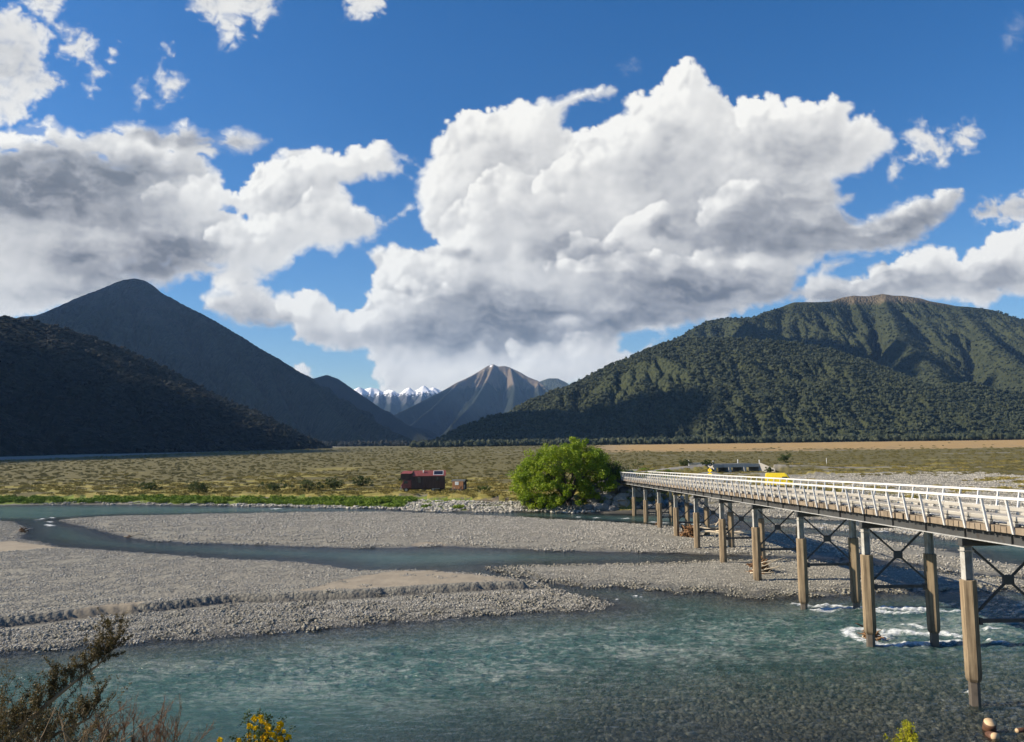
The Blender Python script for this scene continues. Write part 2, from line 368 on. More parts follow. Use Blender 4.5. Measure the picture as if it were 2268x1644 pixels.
def ground_material():
    m, nt, b, L = newmat('valley_floor')
    P = objco(nt, (1,1,1), True)
    v1 = node(nt, 'TexVoronoi', _Scale=3.6, _Randomness=1.); L(P, v1.inputs['Vector'])
    v2 = node(nt, 'TexVoronoi', _Scale=9.5, _Randomness=1.); L(P, v2.inputs['Vector'])
    big = noise(nt, .09, 5, .6, P); mid = noise(nt, .7, 5, .65, P); fin = noise(nt, 6, 3, .6, P)
    tone = node(nt, 'SeparateColor'); L(v1.outputs['Color'], tone.inputs[0]); tone2 = node(nt, 'SeparateColor'); L(v2.outputs['Color'], tone2.inputs[0])
    tn = mth(nt, 'ADD', mth(nt, 'MULTIPLY', tone.outputs[0], .55), mth(nt, 'MULTIPLY', tone2.outputs[1], .45))
    stone = ramp(nt, tn, [(.08, (.245,.24,.21)), (.42, (.345,.337,.29)), (.70, (.425,.414,.355)), (.95, (.55,.537,.46))])
    stone = mixc(nt, maprange(nt, big, .35, .7), stone, mixc(nt, .75, stone, (.33,.31,.265)))
    gap = maprange(nt, v1.outputs['Distance'], .16, .36, 1., .62)
    stone = mixc(nt, 1, stone, mixc(nt, gap, (.35,.34,.33), (1,1,1)), 'MULTIPLY')
    sandc = ramp(nt, mid, [(.3, (.31,.268,.205)), (.7, (.42,.365,.28))])
    c = mixc(nt, maprange(nt, mth(nt, 'ADD', attr(nt, 'sand'), mth(nt, 'MULTIPLY', mth(nt, 'SUBTRACT', mid, .5), .9)), .42, .6), stone, sandc)
    wetc = mixc(nt, 1, c, (.50,.50,.49), 'MULTIPLY')
    c = mixc(nt, mth(nt, 'MULTIPLY', attr(nt, 'wet'), .92), c, wetc)
    c = mixc(nt, mth(nt, 'MULTIPLY', attr(nt, 'cut'), .85), c, (.075,.073,.070))  # terrace cut, plus tree and bridge shade painted on the embankment front
    soilc = ramp(nt, fin, [(.3, (.055,.040,.026)), (.7, (.20,.155,.095))])
    c = mixc(nt, attr(nt, 'soil'), c, soilc)
    dryc = ramp(nt, mth(nt, 'ADD', mth(nt, 'MULTIPLY', mid, .6), mth(nt, 'MULTIPLY', big, .4)), [(.36, (.17,.17,.035)), (.5, (.33,.285,.07)), (.66, (.50,.40,.15))])
    c = mixc(nt, maprange(nt, mth(nt, 'ADD', attr(nt, 'dry'), mth(nt, 'MULTIPLY', mth(nt, 'SUBTRACT', mid, .5), 1.2)), .35, .6), c, dryc)
    scr = ramp(nt, mth(nt, 'ADD', mth(nt, 'MULTIPLY', mid, .5), mth(nt, 'MULTIPLY', big, .5)), [(.36, (.115,.103,.041)), (.52, (.160,.142,.054)), (.66, (.215,.183,.070))])
    c = mixc(nt, maprange(nt, attr(nt, 'scrub'), .3, .6), c, scr)
    gold = ramp(nt, big, [(.35, (.40,.26,.10)), (.65, (.52,.36,.16))])
    c = mixc(nt, attr(nt, 'gold'), c, gold)
    grn = ramp(nt, mid, [(.35, (.08,.12,.02)), (.65, (.24,.31,.045))])
    c = mixc(nt, maprange(nt, mth(nt, 'ADD', attr(nt, 'green'), mth(nt, 'MULTIPLY', mth(nt, 'SUBTRACT', mid, .5), 1.4)), .4, .65), c, grn)
    c = mixc(nt, attr(nt, 'road'), c, ramp(nt, fin, [(.3, (.26,.25,.23)), (.7, (.36,.34,.31))]))
    c = mixc(nt, attr(nt, 'bank'), c, ramp(nt, mid, [(.35, (.06,.05,.028)), (.65, (.16,.12,.06))]))
    c = mixc(nt, 1, c, (.76,.76,.75), 'MULTIPLY')
    L(c, b.inputs['Base Color'])
    L(maprange(nt, attr(nt, 'wet'), 0, 1, .92, .35), b.inputs['Roughness']); b.inputs['Specular IOR Level'].default_value = .3
    hh = mth(nt, 'ADD', mth(nt, 'MULTIPLY', mth(nt, 'SUBTRACT', 1., v1.outputs['Distance']), .22), mth(nt, 'ADD', mth(nt, 'MULTIPLY', mth(nt, 'SUBTRACT', 1., v2.outputs['Distance']), .07), mth(nt, 'MULTIPLY', mid, .25)))
    rough = mth(nt, 'SUBTRACT', 1., mth(nt, 'MULTIPLY', attr(nt, 'sand'), .85))
    L(bump(nt, mth(nt, 'MULTIPLY', hh, rough), .8, .55), b.inputs['Normal'])
    return m
MAT_GROUND = ground_material()
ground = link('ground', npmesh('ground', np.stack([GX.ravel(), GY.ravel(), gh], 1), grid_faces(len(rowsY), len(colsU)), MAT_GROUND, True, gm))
tag(ground, 'gravel bars, sand and scrub plain of the valley floor', None, None, 'structure')

# ------------------------------------------------------------------ water
FOAM = [  # polylines (photograph directions, all on the water) and half width in metres
 ([(1763,1340),(1776,1341),(1789,1342)], .45),([(1808,1345),(1830,1341),(1860,1343)], .40),([(1823,1351),(1870,1347),(1942,1349),(2000,1350),(2047,1350)], .62),([(2047,1350),(2090,1353),(2121,1356)], .32),([(1937,1356),(2002,1359),(2050,1357)], .35),([(1800,1353),(1840,1354)], .3),
 ([(1950,1399),(1925,1393),(1906,1394),(1885,1396),(1876,1400),(1880,1406),(1894,1414),(1918,1422),(1942,1428)], .48),([(1942,1428),(1978,1431),(2010,1428),(2038,1430),(2070,1425),(2098,1423),(2125,1421)], .50),
 ([(1952,1414),(1968,1406),(1985,1400),(2005,1400),(2026,1404),(2050,1406),(2086,1404),(2120,1410)], .50),([(2002,1385),(2020,1386),(2043,1391)], .35),([(2190,1422),(2230,1424)], .2),([(2180,1395),(2220,1392)], .2),
 ([(2143,1537),(2152,1541),(2166,1544)], .16),([(1444,1157),(1460,1159),(1480,1160)], .7),([(1500,1160),(1540,1163),(1560,1162)], .5),
 ([(84,1152),(100,1149),(122,1147)], .6),([(104,1163),(116,1166)], .6),([(104,1156),(124,1158)], .45),([(1740,1168),(1800,1169),(1860,1173),(1930,1177),(2000,1179),(2060,1187)], .5),([(1800,1160),(1860,1163)], .3),
 ([(560,1127),(640,1128)], .4),([(1280,1146),(1330,1148),(1390,1149)], .4),([(1400,1320),(1420,1323)], .16),([(1360,1330),(1375,1327)], .12)]
wm = (GY.ravel() < 330)
fo = np.zeros(len(gh), np.float32)
for pl, hw in FOAM:
    pts = survey(pl); hw2 = hw
    d = np.full(wm.sum(), 99., np.float32); x = GX.ravel()[wm]; y = GY.ravel()[wm]
    for (ax, ay), (bx, by) in zip(pts, pts[1:]):
        t = np.clip(((x-ax)*(bx-ax)+(y-ay)*(by-ay))/((bx-ax)**2+(by-ay)**2+1e-9), 0, 1)
        d = np.minimum(d, np.hypot(x-ax-t*(bx-ax), y-ay-t*(by-ay)))
    fo[wm] = np.maximum(fo[wm], np.exp(-(d/(hw2*1.15))**2))
depth = np.maximum(-gh, 0)
riff = fbm(GX.ravel()/3.2, GY.ravel()/1.6, 3, 71)
stream = sstep(34, 46, GY.ravel()+.25*GX.ravel())*(1-sstep(58, 90, GY.ravel()-.2*GX.ravel()))       # the fast main channel
chop = (.16+.84*stream)*(.45+.55*sstep(.15, .8, depth))
wz = .15*chop*(fbm(GX.ravel()/1.5+.4*riff, GY.ravel()/.75, 4, 72, .55)*1.6)+.04*chop*perlin(GX.ravel()/4.3, GY.ravel()/2.0, 74)+fo*(.10+.13*perlin(GX.ravel()/.42, GY.ravel()/.35, 75))
def water_material():
    m, nt, b, L = newmat('river_water'); out = nt.nodes['Material Output']
    P = objco(nt, (1,1.9,1), True)
    dep = attr(nt, 'depth'); foam = attr(nt, 'foam'); chopA = attr(nt, 'chop')
    w1 = noise(nt, 1.1, 5, .62, P, .6); w2 = noise(nt, 4.2, 4, .6, P, .4); big = noise(nt, .12, 3, .5, P)
    hgt = mth(nt, 'ADD', mth(nt, 'MULTIPLY', w1, 1.), mth(nt, 'MULTIPLY', w2, .35))
    bn = node(nt, 'Bump'); L(hgt, bn.inputs['Height']); bn.inputs['Distance'].default_value = .34; L(maprange(nt, chopA, 0, 1, .50, .80), bn.inputs['Strength'])
    deep = node(nt, 'BsdfDiffuse'); L(ramp(nt, big, [(.3, (.022,.095,.098)), (.7, (.038,.125,.122))]), deep.inputs['Color']) if False else None; L(bn.outputs[0], deep.inputs['Normal'])
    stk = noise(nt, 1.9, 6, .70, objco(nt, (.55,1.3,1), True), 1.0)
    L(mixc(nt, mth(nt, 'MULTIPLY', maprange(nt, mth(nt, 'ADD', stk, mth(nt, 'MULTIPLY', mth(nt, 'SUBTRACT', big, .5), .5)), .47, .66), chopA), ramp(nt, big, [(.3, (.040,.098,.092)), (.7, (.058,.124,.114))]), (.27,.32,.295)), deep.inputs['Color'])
    clear = node(nt, 'BsdfTransparent'); L(ramp(nt, maprange(nt, dep, 0, 1.2), [(0., (.95,.97,.96)), (.35, (.86,.92,.89)), (1., (.25,.55,.53))]), clear.inputs['Color'])
    turb = mth(nt, 'SUBTRACT', 1., mth(nt, 'POWER', 2.718, mth(nt, 'MULTIPLY', mth(nt, 'MULTIPLY', dep, dep), -2.3)))
    mx = node(nt, 'MixShader'); L(turb, mx.inputs[0]); L(clear.outputs[0], mx.inputs[1]); L(deep.outputs[0], mx.inputs[2])
    gl = node(nt, 'BsdfGlossy'); gl.inputs['Roughness'].default_value = .11; L(bn.outputs[0], gl.inputs['Normal'])
    fr = node(nt, 'Fresnel', _IOR=1.33); L(bn.outputs[0], fr.inputs['Normal'])
    m2 = node(nt, 'MixShader'); L(mth(nt, 'MULTIPLY', fr.outputs[0], maprange(nt, chopA, .1, .7, 1., .70)), m2.inputs[0]); L(mx.outputs[0], m2.inputs[1]); L(gl.outputs[0], m2.inputs[2])
    fb = node(nt, 'BsdfDiffuse', _Color=(.80,.84,.85,1))
    f1 = noise(nt, 3.4, 7, .75, objco(nt, (.6,1.6,1), True), 1.5)
    fm = maprange(nt, mth(nt, 'ADD', foam, mth(nt, 'MULTIPLY', mth(nt, 'SUBTRACT', f1, .5), 2.8)), .50, 1.15)
    m3 = node(nt, 'MixShader'); L(fm, m3.inputs[0]); L(m2.outputs[0], m3.inputs[1]); L(fb.outputs[0], m3.inputs[2])
    L(m3.outputs[0], out.inputs['Surface']); return m
nr = int((rowsY < 330).sum()); nc = len(colsU)
wf = grid_faces(nr, nc); keep = (gh[:nr*nc] < .12)[wf].any(1); wf = wf[keep]
ids = np.unique(wf); rem = np.full(nr*nc, -1); rem[ids] = np.arange(len(ids))
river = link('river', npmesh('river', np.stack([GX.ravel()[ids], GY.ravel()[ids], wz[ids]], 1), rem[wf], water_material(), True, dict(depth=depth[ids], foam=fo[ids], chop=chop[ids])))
tag(river, 'teal glacial river in braided channels', None, None, 'structure')


# ------------------------------------------------------------------ mountains: ridges surveyed at their distances, slopes falling away from them
def heightfield(ridges, slope, X, Y, seed, rough, spur, conc=1.0):
    H = np.full(X.shape, -200., np.float32); D = np.full(X.shape, 1e6, np.float32)
    wx = fbm(X/(spur*1.3), Y/(spur*1.3), 4, seed)*spur*.30; wy = fbm(X/(spur*1.3)+31, Y/(spur*1.3), 4, seed+7)*spur*.30
    for rdg in ridges:
        sl = slope
        if isinstance(rdg, tuple): rdg, sl = rdg
        P = [at_depth(*p) for p in rdg]
        for a, b in zip(P, P[1:]):
            ex, ey = b.x-a.x, b.y-a.y
            def dist(xx, yy):
                t = np.clip(((xx-a.x)*ex+(yy-a.y)*ey)/(ex*ex+ey*ey+1e-6), 0, 1)
                return t, np.hypot(xx-a.x-t*ex, yy-a.y-t*ey)
            t, d0 = dist(X, Y); k = np.clip(d0/(spur*.8), 0, 1)
            t, d = dist(X+wx*k, Y+wy*k)
            z = a.z+t*(b.z-a.z)
            hh = z-sl*spur*((d/spur)**conc)
            H = np.maximum(H, hh); D = np.minimum(D, d)
    amp = rough*np.clip(D/spur, .055, 1)
    g = ridged(1.7*X/spur+.3*wx/spur, .75*Y/spur+.3*wy/spur, 5, seed+20)-.55
    return H+amp*g*spur*.5, D
def erode(H, dx, dy, n, k):
    """running water cuts branching gullies: each cell drains to its steepest neighbour"""
    ny, nx = H.shape; N = ny*nx
    offs = [(a, b) for a in (-1, 0, 1) for b in (-1, 0, 1) if a or b]
    idx = np.arange(N).reshape(ny, nx)
    for it in range(n):
        P = np.pad(H, 1, mode='edge'); PI = np.pad(idx, 1, mode='edge')
        best = np.zeros(H.shape); rec = idx.copy(); dist = np.ones(H.shape)
        for a, b in offs:
            d = math.hypot(a*dy, b*dx); sl = (H-P[1+a:1+a+ny, 1+b:1+b+nx])/d; m = sl > best
            best[m] = sl[m]; rec[m] = PI[1+a:1+a+ny, 1+b:1+b+nx][m]; dist[m] = d
        order = np.argsort(-H.ravel(), kind='stable').tolist(); r = rec.ravel().tolist(); A = [1.]*N
        for c in order:
            q = r[c]
            if q != c: A[q] += A[c]
        Fk = (k*np.sqrt(np.array(A))/dist.ravel()).tolist(); h = H.ravel().tolist()
        for c in reversed(order):
            q = r[c]
            if q != c:
                f = Fk[c]; h[c] = (h[c]+f*h[q])/(1+f)
        H = np.array(h).reshape(ny, nx)
    return H
def mountain(name, label, ridges, slope, x0, x1, y0, y1, nx, ny, mat, seed=1, rough=.25, spur=400., conc=1.0, cut=0., steps=6):
    xs = np.linspace(x0, x1, nx); ys = np.linspace(y0, y1, ny)
    X, Y = np.meshgrid(xs, ys)
    H, D = heightfield(ridges, slope, X.ravel(), Y.ravel(), seed, rough, spur, conc)
    H = np.maximum(H, -12.)
    if cut:
        H0 = H.reshape(ny, nx).astype(float); H = erode(H0, xs[1]-xs[0], ys[1]-ys[0], steps, cut)
        keep = np.exp(-(D.reshape(ny, nx)/(.14*spur))**2); H = (H0*keep+H*(1-keep)).ravel().astype(np.float32)
    q = grid_faces(ny, nx); q = q[(H[q] > -11.9).any(1)]
    o = link(name, npmesh(name, np.stack([X.ravel(), Y.ravel(), H], 1), q, mat, True))
    tag(o, label, None, None, 'structure')
    G = H.reshape(ny, nx)
    def at(x, y):
        u = (np.asarray(x)-x0)/(x1-x0)*(nx-1); v = (np.asarray(y)-y0)/(y1-y0)*(ny-1)
        ins = (u >= 0) & (u < nx-1) & (v >= 0) & (v < ny-1); u = np.clip(u, 0, nx-1.001); v = np.clip(v, 0, ny-1.001)
        a = u.astype(int); b = v.astype(int); fu = u-a; fv = v-b
        z = (G[b, a]*(1-fu)+G[b, a+1]*fu)*(1-fv)+(G[b+1, a]*(1-fu)+G[b+1, a+1]*fu)*fv
        return np.where(ins, z, -200.)
    return at
def forest_mat(name, c0, c1, grass=None, top=None, scale=.05):
    m, nt, b, L = newmat(name)
    P = objco(nt, (1,1,.6), True)
    v = node(nt, 'TexVoronoi', _Scale=scale*2.2); L(P, v.inputs['Vector']); f = noise(nt, scale*.12, 5, .6, P)
    sp = node(nt, 'SeparateColor'); L(v.outputs['Color'], sp.inputs[0])
    c = mixc(nt, sp.outputs[0], c0, c1); c = mixc(nt, maprange(nt, f, .4, .65), c, mixc(nt, .5, c, tuple(x*1.5 for x in c1)))
    sx = node(nt, 'SeparateXYZ'); L(node(nt, 'NewGeometry').outputs['Position'], sx.inputs[0])
    if top:
        z0, z1, tc = top
        zz = mth(nt, 'ADD', sx.outputs[2], mth(nt, 'MULTIPLY', mth(nt, 'SUBTRACT', noise(nt, .006, 6, .65, P), .5), (z1-z0)*3.2))
        c = mixc(nt, maprange(nt, zz, z0, z1), c, ramp(nt, noise(nt, .02, 6, .7, P), [(.3, tuple(x*.6 for x in tc)), (.7, tc)]))
    L(c, b.inputs['Base Color']); b.inputs['Roughness'].default_value = .95; b.inputs['Specular IOR Level'].default_value = .1
    L(bump(nt, mth(nt, 'SUBTRACT', 1., v.outputs['Distance']), 1., .35/scale), b.inputs['Normal'])
    return m
def alpine_mat(name, z_tree, z_snow, rock=(.23,.19,.15), snow_slope=.55):
    m, nt, b, L = newmat(name)
    P = objco(nt, (1,1,1), True); g = node(nt, 'NewGeometry'); sx = node(nt, 'SeparateXYZ'); L(g.outputs['Position'], sx.inputs[0]); sn = node(nt, 'SeparateXYZ'); L(g.outputs['Normal'], sn.inputs[0])
    f = noise(nt, .0045, 7, .65, P); f2 = noise(nt, .02, 6, .7, P); st = noise(nt, .010, 7, .7, objco(nt, (1,1,.45), True), 1.6)
    rk = ramp(nt, mth(nt, 'ADD', mth(nt, 'MULTIPLY', st, .6), mth(nt, 'MULTIPLY', f2, .4)), [(.32, tuple(x*.62 for x in rock)), (.5, rock), (.68, tuple(x*1.2 for x in rock))])
    tr = ramp(nt, f2, [(.3, (.010,.014,.012)), (.7, (.024,.030,.020))])  # bush colour darkened to stand in for shade on the lower slopes
    zt = mth(nt, 'ADD', sx.outputs[2], mth(nt, 'MULTIPLY', mth(nt, 'SUBTRACT', mth(nt, 'ADD', mth(nt, 'MULTIPLY', f, .6), mth(nt, 'MULTIPLY', st, .4)), .5), 430.))
    c = mixc(nt, maprange(nt, zt, z_tree-15, z_tree+25), tr, rk)
    zs = mth(nt, 'ADD', sx.outputs[2], mth(nt, 'MULTIPLY', mth(nt, 'SUBTRACT', mth(nt, 'ADD', mth(nt, 'MULTIPLY', f2, .5), mth(nt, 'MULTIPLY', st, .5)), .5), 620.))
    sf = mth(nt, 'MULTIPLY', maprange(nt, zs, z_snow-10, z_snow+15), maprange(nt, sn.outputs[2], snow_slope-.06, snow_slope+.03))
    c = mixc(nt, sf, c, (.86,.87,.90))
    L(c, b.inputs['Base Color']); b.inputs['Roughness'].default_value = .95; b.inputs['Specular IOR Level'].default_value = .1
    L(bump(nt, st, .8, 14.), b.inputs['Normal'])
    return m
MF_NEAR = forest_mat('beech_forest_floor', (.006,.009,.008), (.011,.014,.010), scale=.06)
MF_PEAK = forest_mat('steep_bush', (.011,.015,.011), (.026,.030,.017), top=(600, 760, (.075,.062,.052)), scale=.03)
MF_RIGHT = forest_mat('hill_bush', (.020,.027,.015), (.043,.050,.024), top=(640, 668, (.17,.135,.085)), scale=.05)
HILLS = {}
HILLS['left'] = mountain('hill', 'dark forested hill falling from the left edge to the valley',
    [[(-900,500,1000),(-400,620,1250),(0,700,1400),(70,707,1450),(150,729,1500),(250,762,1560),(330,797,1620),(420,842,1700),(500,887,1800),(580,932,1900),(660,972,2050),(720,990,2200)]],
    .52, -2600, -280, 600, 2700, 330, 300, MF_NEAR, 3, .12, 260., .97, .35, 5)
HILLS['peak'] = mountain('mountain', 'steep pointed mountain behind the dark hill at left',
    [[(-500,800,3900),(-200,745,3950),(75,698,4000),(110,686,4000),(190,652,4100),(240,632,4150),(275,619,4200),(300,616,4200),(318,620,4200),(335,634,4200),(370,656,4150),(440,690,4100),(520,737,4000),(575,770,3950),(620,797,3900),(660,822,3800),(700,850,3700),(760,888,3550),(800,915,3400),(870,955,3200),(930,978,3100)],
     ([(300,620,4200),(330,690,3950),(400,760,3700),(470,850,3400)], .8), ([(440,692,4100),(480,760,3800),(540,830,3500)], .8), ([(240,634,4150),(190,700,3850),(170,760,3600)], .8), ([(575,772,3950),(600,850,3600),(640,920,3200)], .8), ([(660,824,3800),(730,900,3300),(790,960,2900)], .75)],
    .70, -3600, 200, 2300, 5600, 420, 330, MF_PEAK, 5, .95, 380., 1.0, 1.6, 7)
HILLS['bump'] = mountain('mountain', 'small rounded forested mountain behind the left slope',
    [[(560,860,6000),(650,846,6000),(690,838,6000),(723,829,6000),(745,837,5950),(760,847,5900),(850,908,5500),(945,968,5000)]],
    .6, -3200, 200, 3800, 7600, 180, 180, MF_NEAR, 8, .25, 500., 1.0, 2.5, 6)
M_SNOW = alpine_mat('snow_range', 560, 705, (.075,.08,.09), .48)
mountain('mountain_range', 'snow covered range in the gap of the valley',
    [[(690,872,12200),(740,866,12000),(785,862,12000),(796,857,11900),(806,862,12100),(822,858,12000),(836,861,12000),(848,869,12200),(862,862,12000),(871,865,11900),(884,873,12300),(897,862,12000),(907,858,11900),(916,867,12100),(928,861,12000),(939,853,11900),(948,862,12100),(960,857,12000),(975,864,12000),(1000,872,12100),(1060,885,12000)],
     ([(800,862,12000),(805,900,11000),(815,930,10000)], .9), ([(868,863,12000),(865,905,10900),(860,930,10000)], .9), ([(938,857,12000),(930,900,11000),(915,930,10000)], .9), ([(905,861,12000),(900,890,11300)], 1.), ([(840,865,12000),(838,890,11300)], 1.)],
    .75, -4200, 800, 9600, 13200, 420, 260, M_SNOW, 12, .85, 330., 1.0, .9, 6)
M_CENTRE = alpine_mat('scree_peak', 560, 850, (.15,.12,.092), .40)
mountain('mountain', 'brown scree peak with snow patches at the head of the valley',
    [[(840,935,7000),(900,906,7500),(940,886,7900),(980,866,8200),(1015,846,8400),(1040,834,8500),(1062,822,8600),(1080,811,8600),(1093,807,8600),(1104,812,8600),(1118,811,8600),(1130,814,8600),(1150,823,8550),(1170,835,8500),(1190,843,8450),(1215,865,8200),(1240,885,7900),(1290,915,7400)],
     ([(1093,809,8600),(1075,850,8000),(1050,890,7300),(1000,940,6300)], .85), ([(1130,814,8600),(1140,860,7900),(1135,900,7000)], .85), ([(1190,845,8450),(1195,880,7800),(1220,925,6800)], .85), ([(1015,848,8400),(960,900,7500),(900,950,6400)], .85)],
    .80, -2400, 2000, 5200, 10500, 440, 400, M_CENTRE, 14, .50, 480., 1.0, 2.8, 8)
M_BLUE = forest_mat('far_bush', (.030,.036,.026), (.055,.060,.036), scale=.02)
mountain('mountain', 'dark blue rounded mountain right of the scree peak',
    [[(1120,880,10400),(1170,852,10400),(1190,847,10400),(1215,838,10400),(1235,838,10400),(1252,846,10400),(1275,862,10200),(1320,900,9800)]],
    .7, -800, 2600, 8600, 12000, 150, 150, M_BLUE, 16, .4, 500., 1.0, 2.5, 6)
M_SNOW2 = alpine_mat('snow_peak', 600, 800, (.15,.15,.16), .40)
mountain('mountain', 'snow topped mountain just showing left of the right hill',
    [[(1215,885,12600),(1250,868,12600),(1265,857,12600),(1285,846,12600),(1297,838,12600),(1310,836,12600),(1340,815,12600),(1420,800,12600)]],
    .7, -600, 4600, 10600, 13200, 200, 130, M_SNOW2, 18, .5, 400., 1.0, 2.2, 6)
HILLS['dome'] = mountain('hill', 'rounded forested hill in front at right',
    [[(1180,930,2300),(1235,905,2300),(1265,880,2300),(1300,854,2300),(1340,824,2300),(1380,798,2300),(1440,772,2300),(1477,759,2300),(1542,749,2300),(1620,749,2300),(1668,752,2300),(1758,759,2300),(1833,773,2300),(1908,796,2280),(1983,830,2250),(2028,861,2200),(2050,915,2100),(2065,965,2000)]],
    .46, -100, 1750, 1450, 3200, 330, 300, MF_RIGHT, 22, .26, 230., 1.06, .55, 6)
HILLS['right'] = mountain('mountain', 'long forested mountain with a bare brown top at right',
    [[(1150,950,3000),(1300,870,3300),(1440,772,3500),(1500,748,3600),(1545,722,3650),(1575,708,3700),(1613,703,3700),(1640,703,3700),(1668,702,3700),(1700,690,3750),(1740,676,3800),(1758,670,3800),(1800,669,3800),(1840,667,3850),(1865,659,3900),(1890,655,3900),(1925,656,3900),(1955,651,3900),(1980,655,3900),(2000,655,3900),(2040,661,3900),(2060,667,3900),(2120,678,3900),(2160,681,3900),(2200,687,3900),(2268,710,3850),(2500,770,3700),(2900,820,3500)],
     ([(1613,703,3700),(1700,730,3300),(1850,790,2950),(1960,860,2600)], .62), ([(1955,653,3900),(1990,740,3300),(2060,810,2700),(2090,850,2300)], .60), ([(2120,679,3900),(2200,760,3200),(2290,840,2500)], .60), ([(2400,745,3800),(2500,850,2500)], .60)],
    .56, -200, 4200, 1500, 5200, 440, 360, MF_RIGHT, 24, .40, 330., 1.0, 1.7, 8)
HILLS['knoll'] = mountain('hill', 'low forested knoll at the foot of the right mountain',
    [[(1990,965,2000),(2040,905,2050),(2062,868,2080),(2093,852,2100),(2150,850,2100),(2268,874,2100),(2500,860,2100),(2800,870,2100)]],
    .50, 850, 2700, 1450, 2900, 200, 170, MF_RIGHT, 26, .25, 200., 1.05, .5, 5)
HILLS['low'] = mountain('hill', 'low forested spur crossing the valley mouth',
    [[(935,992,1850),(970,978,1880),(1000,962,1900),(1040,941,1920),(1100,919,1950),(1170,912,1980),(1230,911,2000),(1330,920,2000),(1420,936,1950),(1500,952,1900),(1600,972,1800),(1700,985,1750)]],
    .55, -450, 800, 1450, 2500, 200, 170, MF_RIGHT, 28, .18, 160., 1.1)

# a ridge added outside the view, its height shaped to keep the hill shaded
HILLS['shade_ridge'] = mountain('mountain', 'added high ridge outside the view that shades the left hill',
    [[(-2300,300,700),(-1500,300,1000),(-1000,255,1500),(-680,310,2100),(-600,370,2500)]],
    .75, -4600, -500, 200, 3600, 200, 180, MF_NEAR, 31, .15, 500.)

# ------------------------------------------------------------------ the beech forest on the slopes: tree crowns in small groves
MAT_LEAF = {}
def foliage(name, c0, c1, c2, sub=.0, rough=.75):
    m, nt, b, L = newmat(name)
    rnd = node(nt, 'ObjectInfo').outputs['Random']; tn = attr(nt, 'tone')
    f = mth(nt, 'ADD', mth(nt, 'MULTIPLY', tn, .65), mth(nt, 'MULTIPLY', rnd, .35))
    L(ramp(nt, f, [(.1, c0), (.5, c1), (.9, c2)]), b.inputs['Base Color']); b.inputs['Roughness'].default_value = rough; b.inputs['Specular IOR Level'].default_value = .2
    return m
def grove(rg, n, spread, h, rad, mat, base=ICO2):
    Vs = []; Fs = []; T = []; o = 0
    for i in range(n):
        a = rg.uniform(0, 6.283); r = spread*math.sqrt(rg.rand()); hh = h*rg.uniform(.75, 1.25); rr = rad*rg.uniform(.5, 1.3); cx, cy = r*math.cos(a), r*math.sin(a)
        for kx in range(3):
            V, Fc = lump(base, rg, .42, 2.6)
            q = V*np.array([rr*rg.uniform(.8, 1.2), rr*rg.uniform(.8, 1.2), hh*.42])*(1. if kx == 0 else .62)
            q = q+np.array([cx, cy, hh*.55]) if kx == 0 else q+np.array([cx+rr*.6*math.cos(a+kx*2.6), cy+rr*.6*math.sin(a+kx*2.6), hh*(.42+.28*rg.rand())])
            Vs.append(q); Fs.append(Fc+o); o += len(V); T.append(np.full(len(Fc), rg.rand()))
    return npmesh('grove', np.concatenate(Vs), np.concatenate(Fs), mat, False, None, dict(tone=np.concatenate(T)))
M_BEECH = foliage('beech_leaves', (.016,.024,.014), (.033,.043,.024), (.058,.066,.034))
M_BEECHL = foliage('shade_beech_leaves', (.006,.009,.009), (.009,.012,.010), (.013,.016,.013))  # darker copy of the beech leaves, deepening the left hill's shade by colour
rg = np.random.RandomState(3)
GROVES = [grove(rg, 5, 9., 13., 4.6, M_BEECH, ICO1) for i in range(5)]
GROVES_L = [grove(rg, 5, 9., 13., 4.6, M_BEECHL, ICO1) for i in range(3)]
def wood(name, label, keys, x0, x1, y0, y1, step, variants, s0=.8, s1=1.25, zmax=9999, clear=None, zmin=3):
    nx = int((x1-x0)/step); ny = int((y1-y0)/step)
    X, Y = np.meshgrid(np.arange(nx)*step+x0, np.arange(ny)*step+y0); X = (X+RS.uniform(-.5, .5, X.shape)*step).ravel(); Y = (Y+RS.uniform(-.5, .5, Y.shape)*step).ravel()
    m = np.abs(X/Y) < .80; X = X[m]; Y = Y[m]
    Z = np.maximum.reduce([HILLS[k](X, Y) for k in keys])
    m = (Z > zmin) & (Z < zmax+30*fbm(X/150, Y/150, 4, 77))
    if clear is not None: m &= ~clear(X, Y, Z)
    X, Y, Z = X[m], Y[m], Z[m]
    # keep what faces the valley: drop slopes turned away beyond the crest
    eps = 12.; dz = np.maximum.reduce([HILLS[k](X, Y+eps) for k in keys])-Z
    m = dz > -10; X, Y, Z = X[m], Y[m], Z[m]
    n = len(X); s = RS.uniform(s0, s1, n)
    return scatter(name, label, np.stack([X, Y, Z-3.2*s], 1), np.stack([s*RS.uniform(.85, 1.2, n), s*RS.uniform(.85, 1.2, n), s*RS.uniform(.7, 1.15, n)], 1), RS.uniform(0, 6.28, n), variants, None, 'forest')
def clearing(X, Y, Z):
    a = at_depth(1430, 905, 2080); return (((X-a.x)/170)**2+((Y-a.y)/120)**2+.5*fbm(X/60, Y/60, 3, 5) < .55)
wood('forest', 'dense beech forest covering the right hills', ['dome', 'knoll', 'low'], -450, 1900, 1480, 2450, 9.5, GROVES, .30, .80, clear=clearing)
wood('forest', 'forest on the high slopes of the right mountain', ['right'], 300, 3000, 1900, 4000, 19., GROVES, .35, .9, 625)
wood('forest', 'dark forest on the shaded left hill', ['left'], -1500, -330, 850, 2250, 15., GROVES_L, .25, .55)
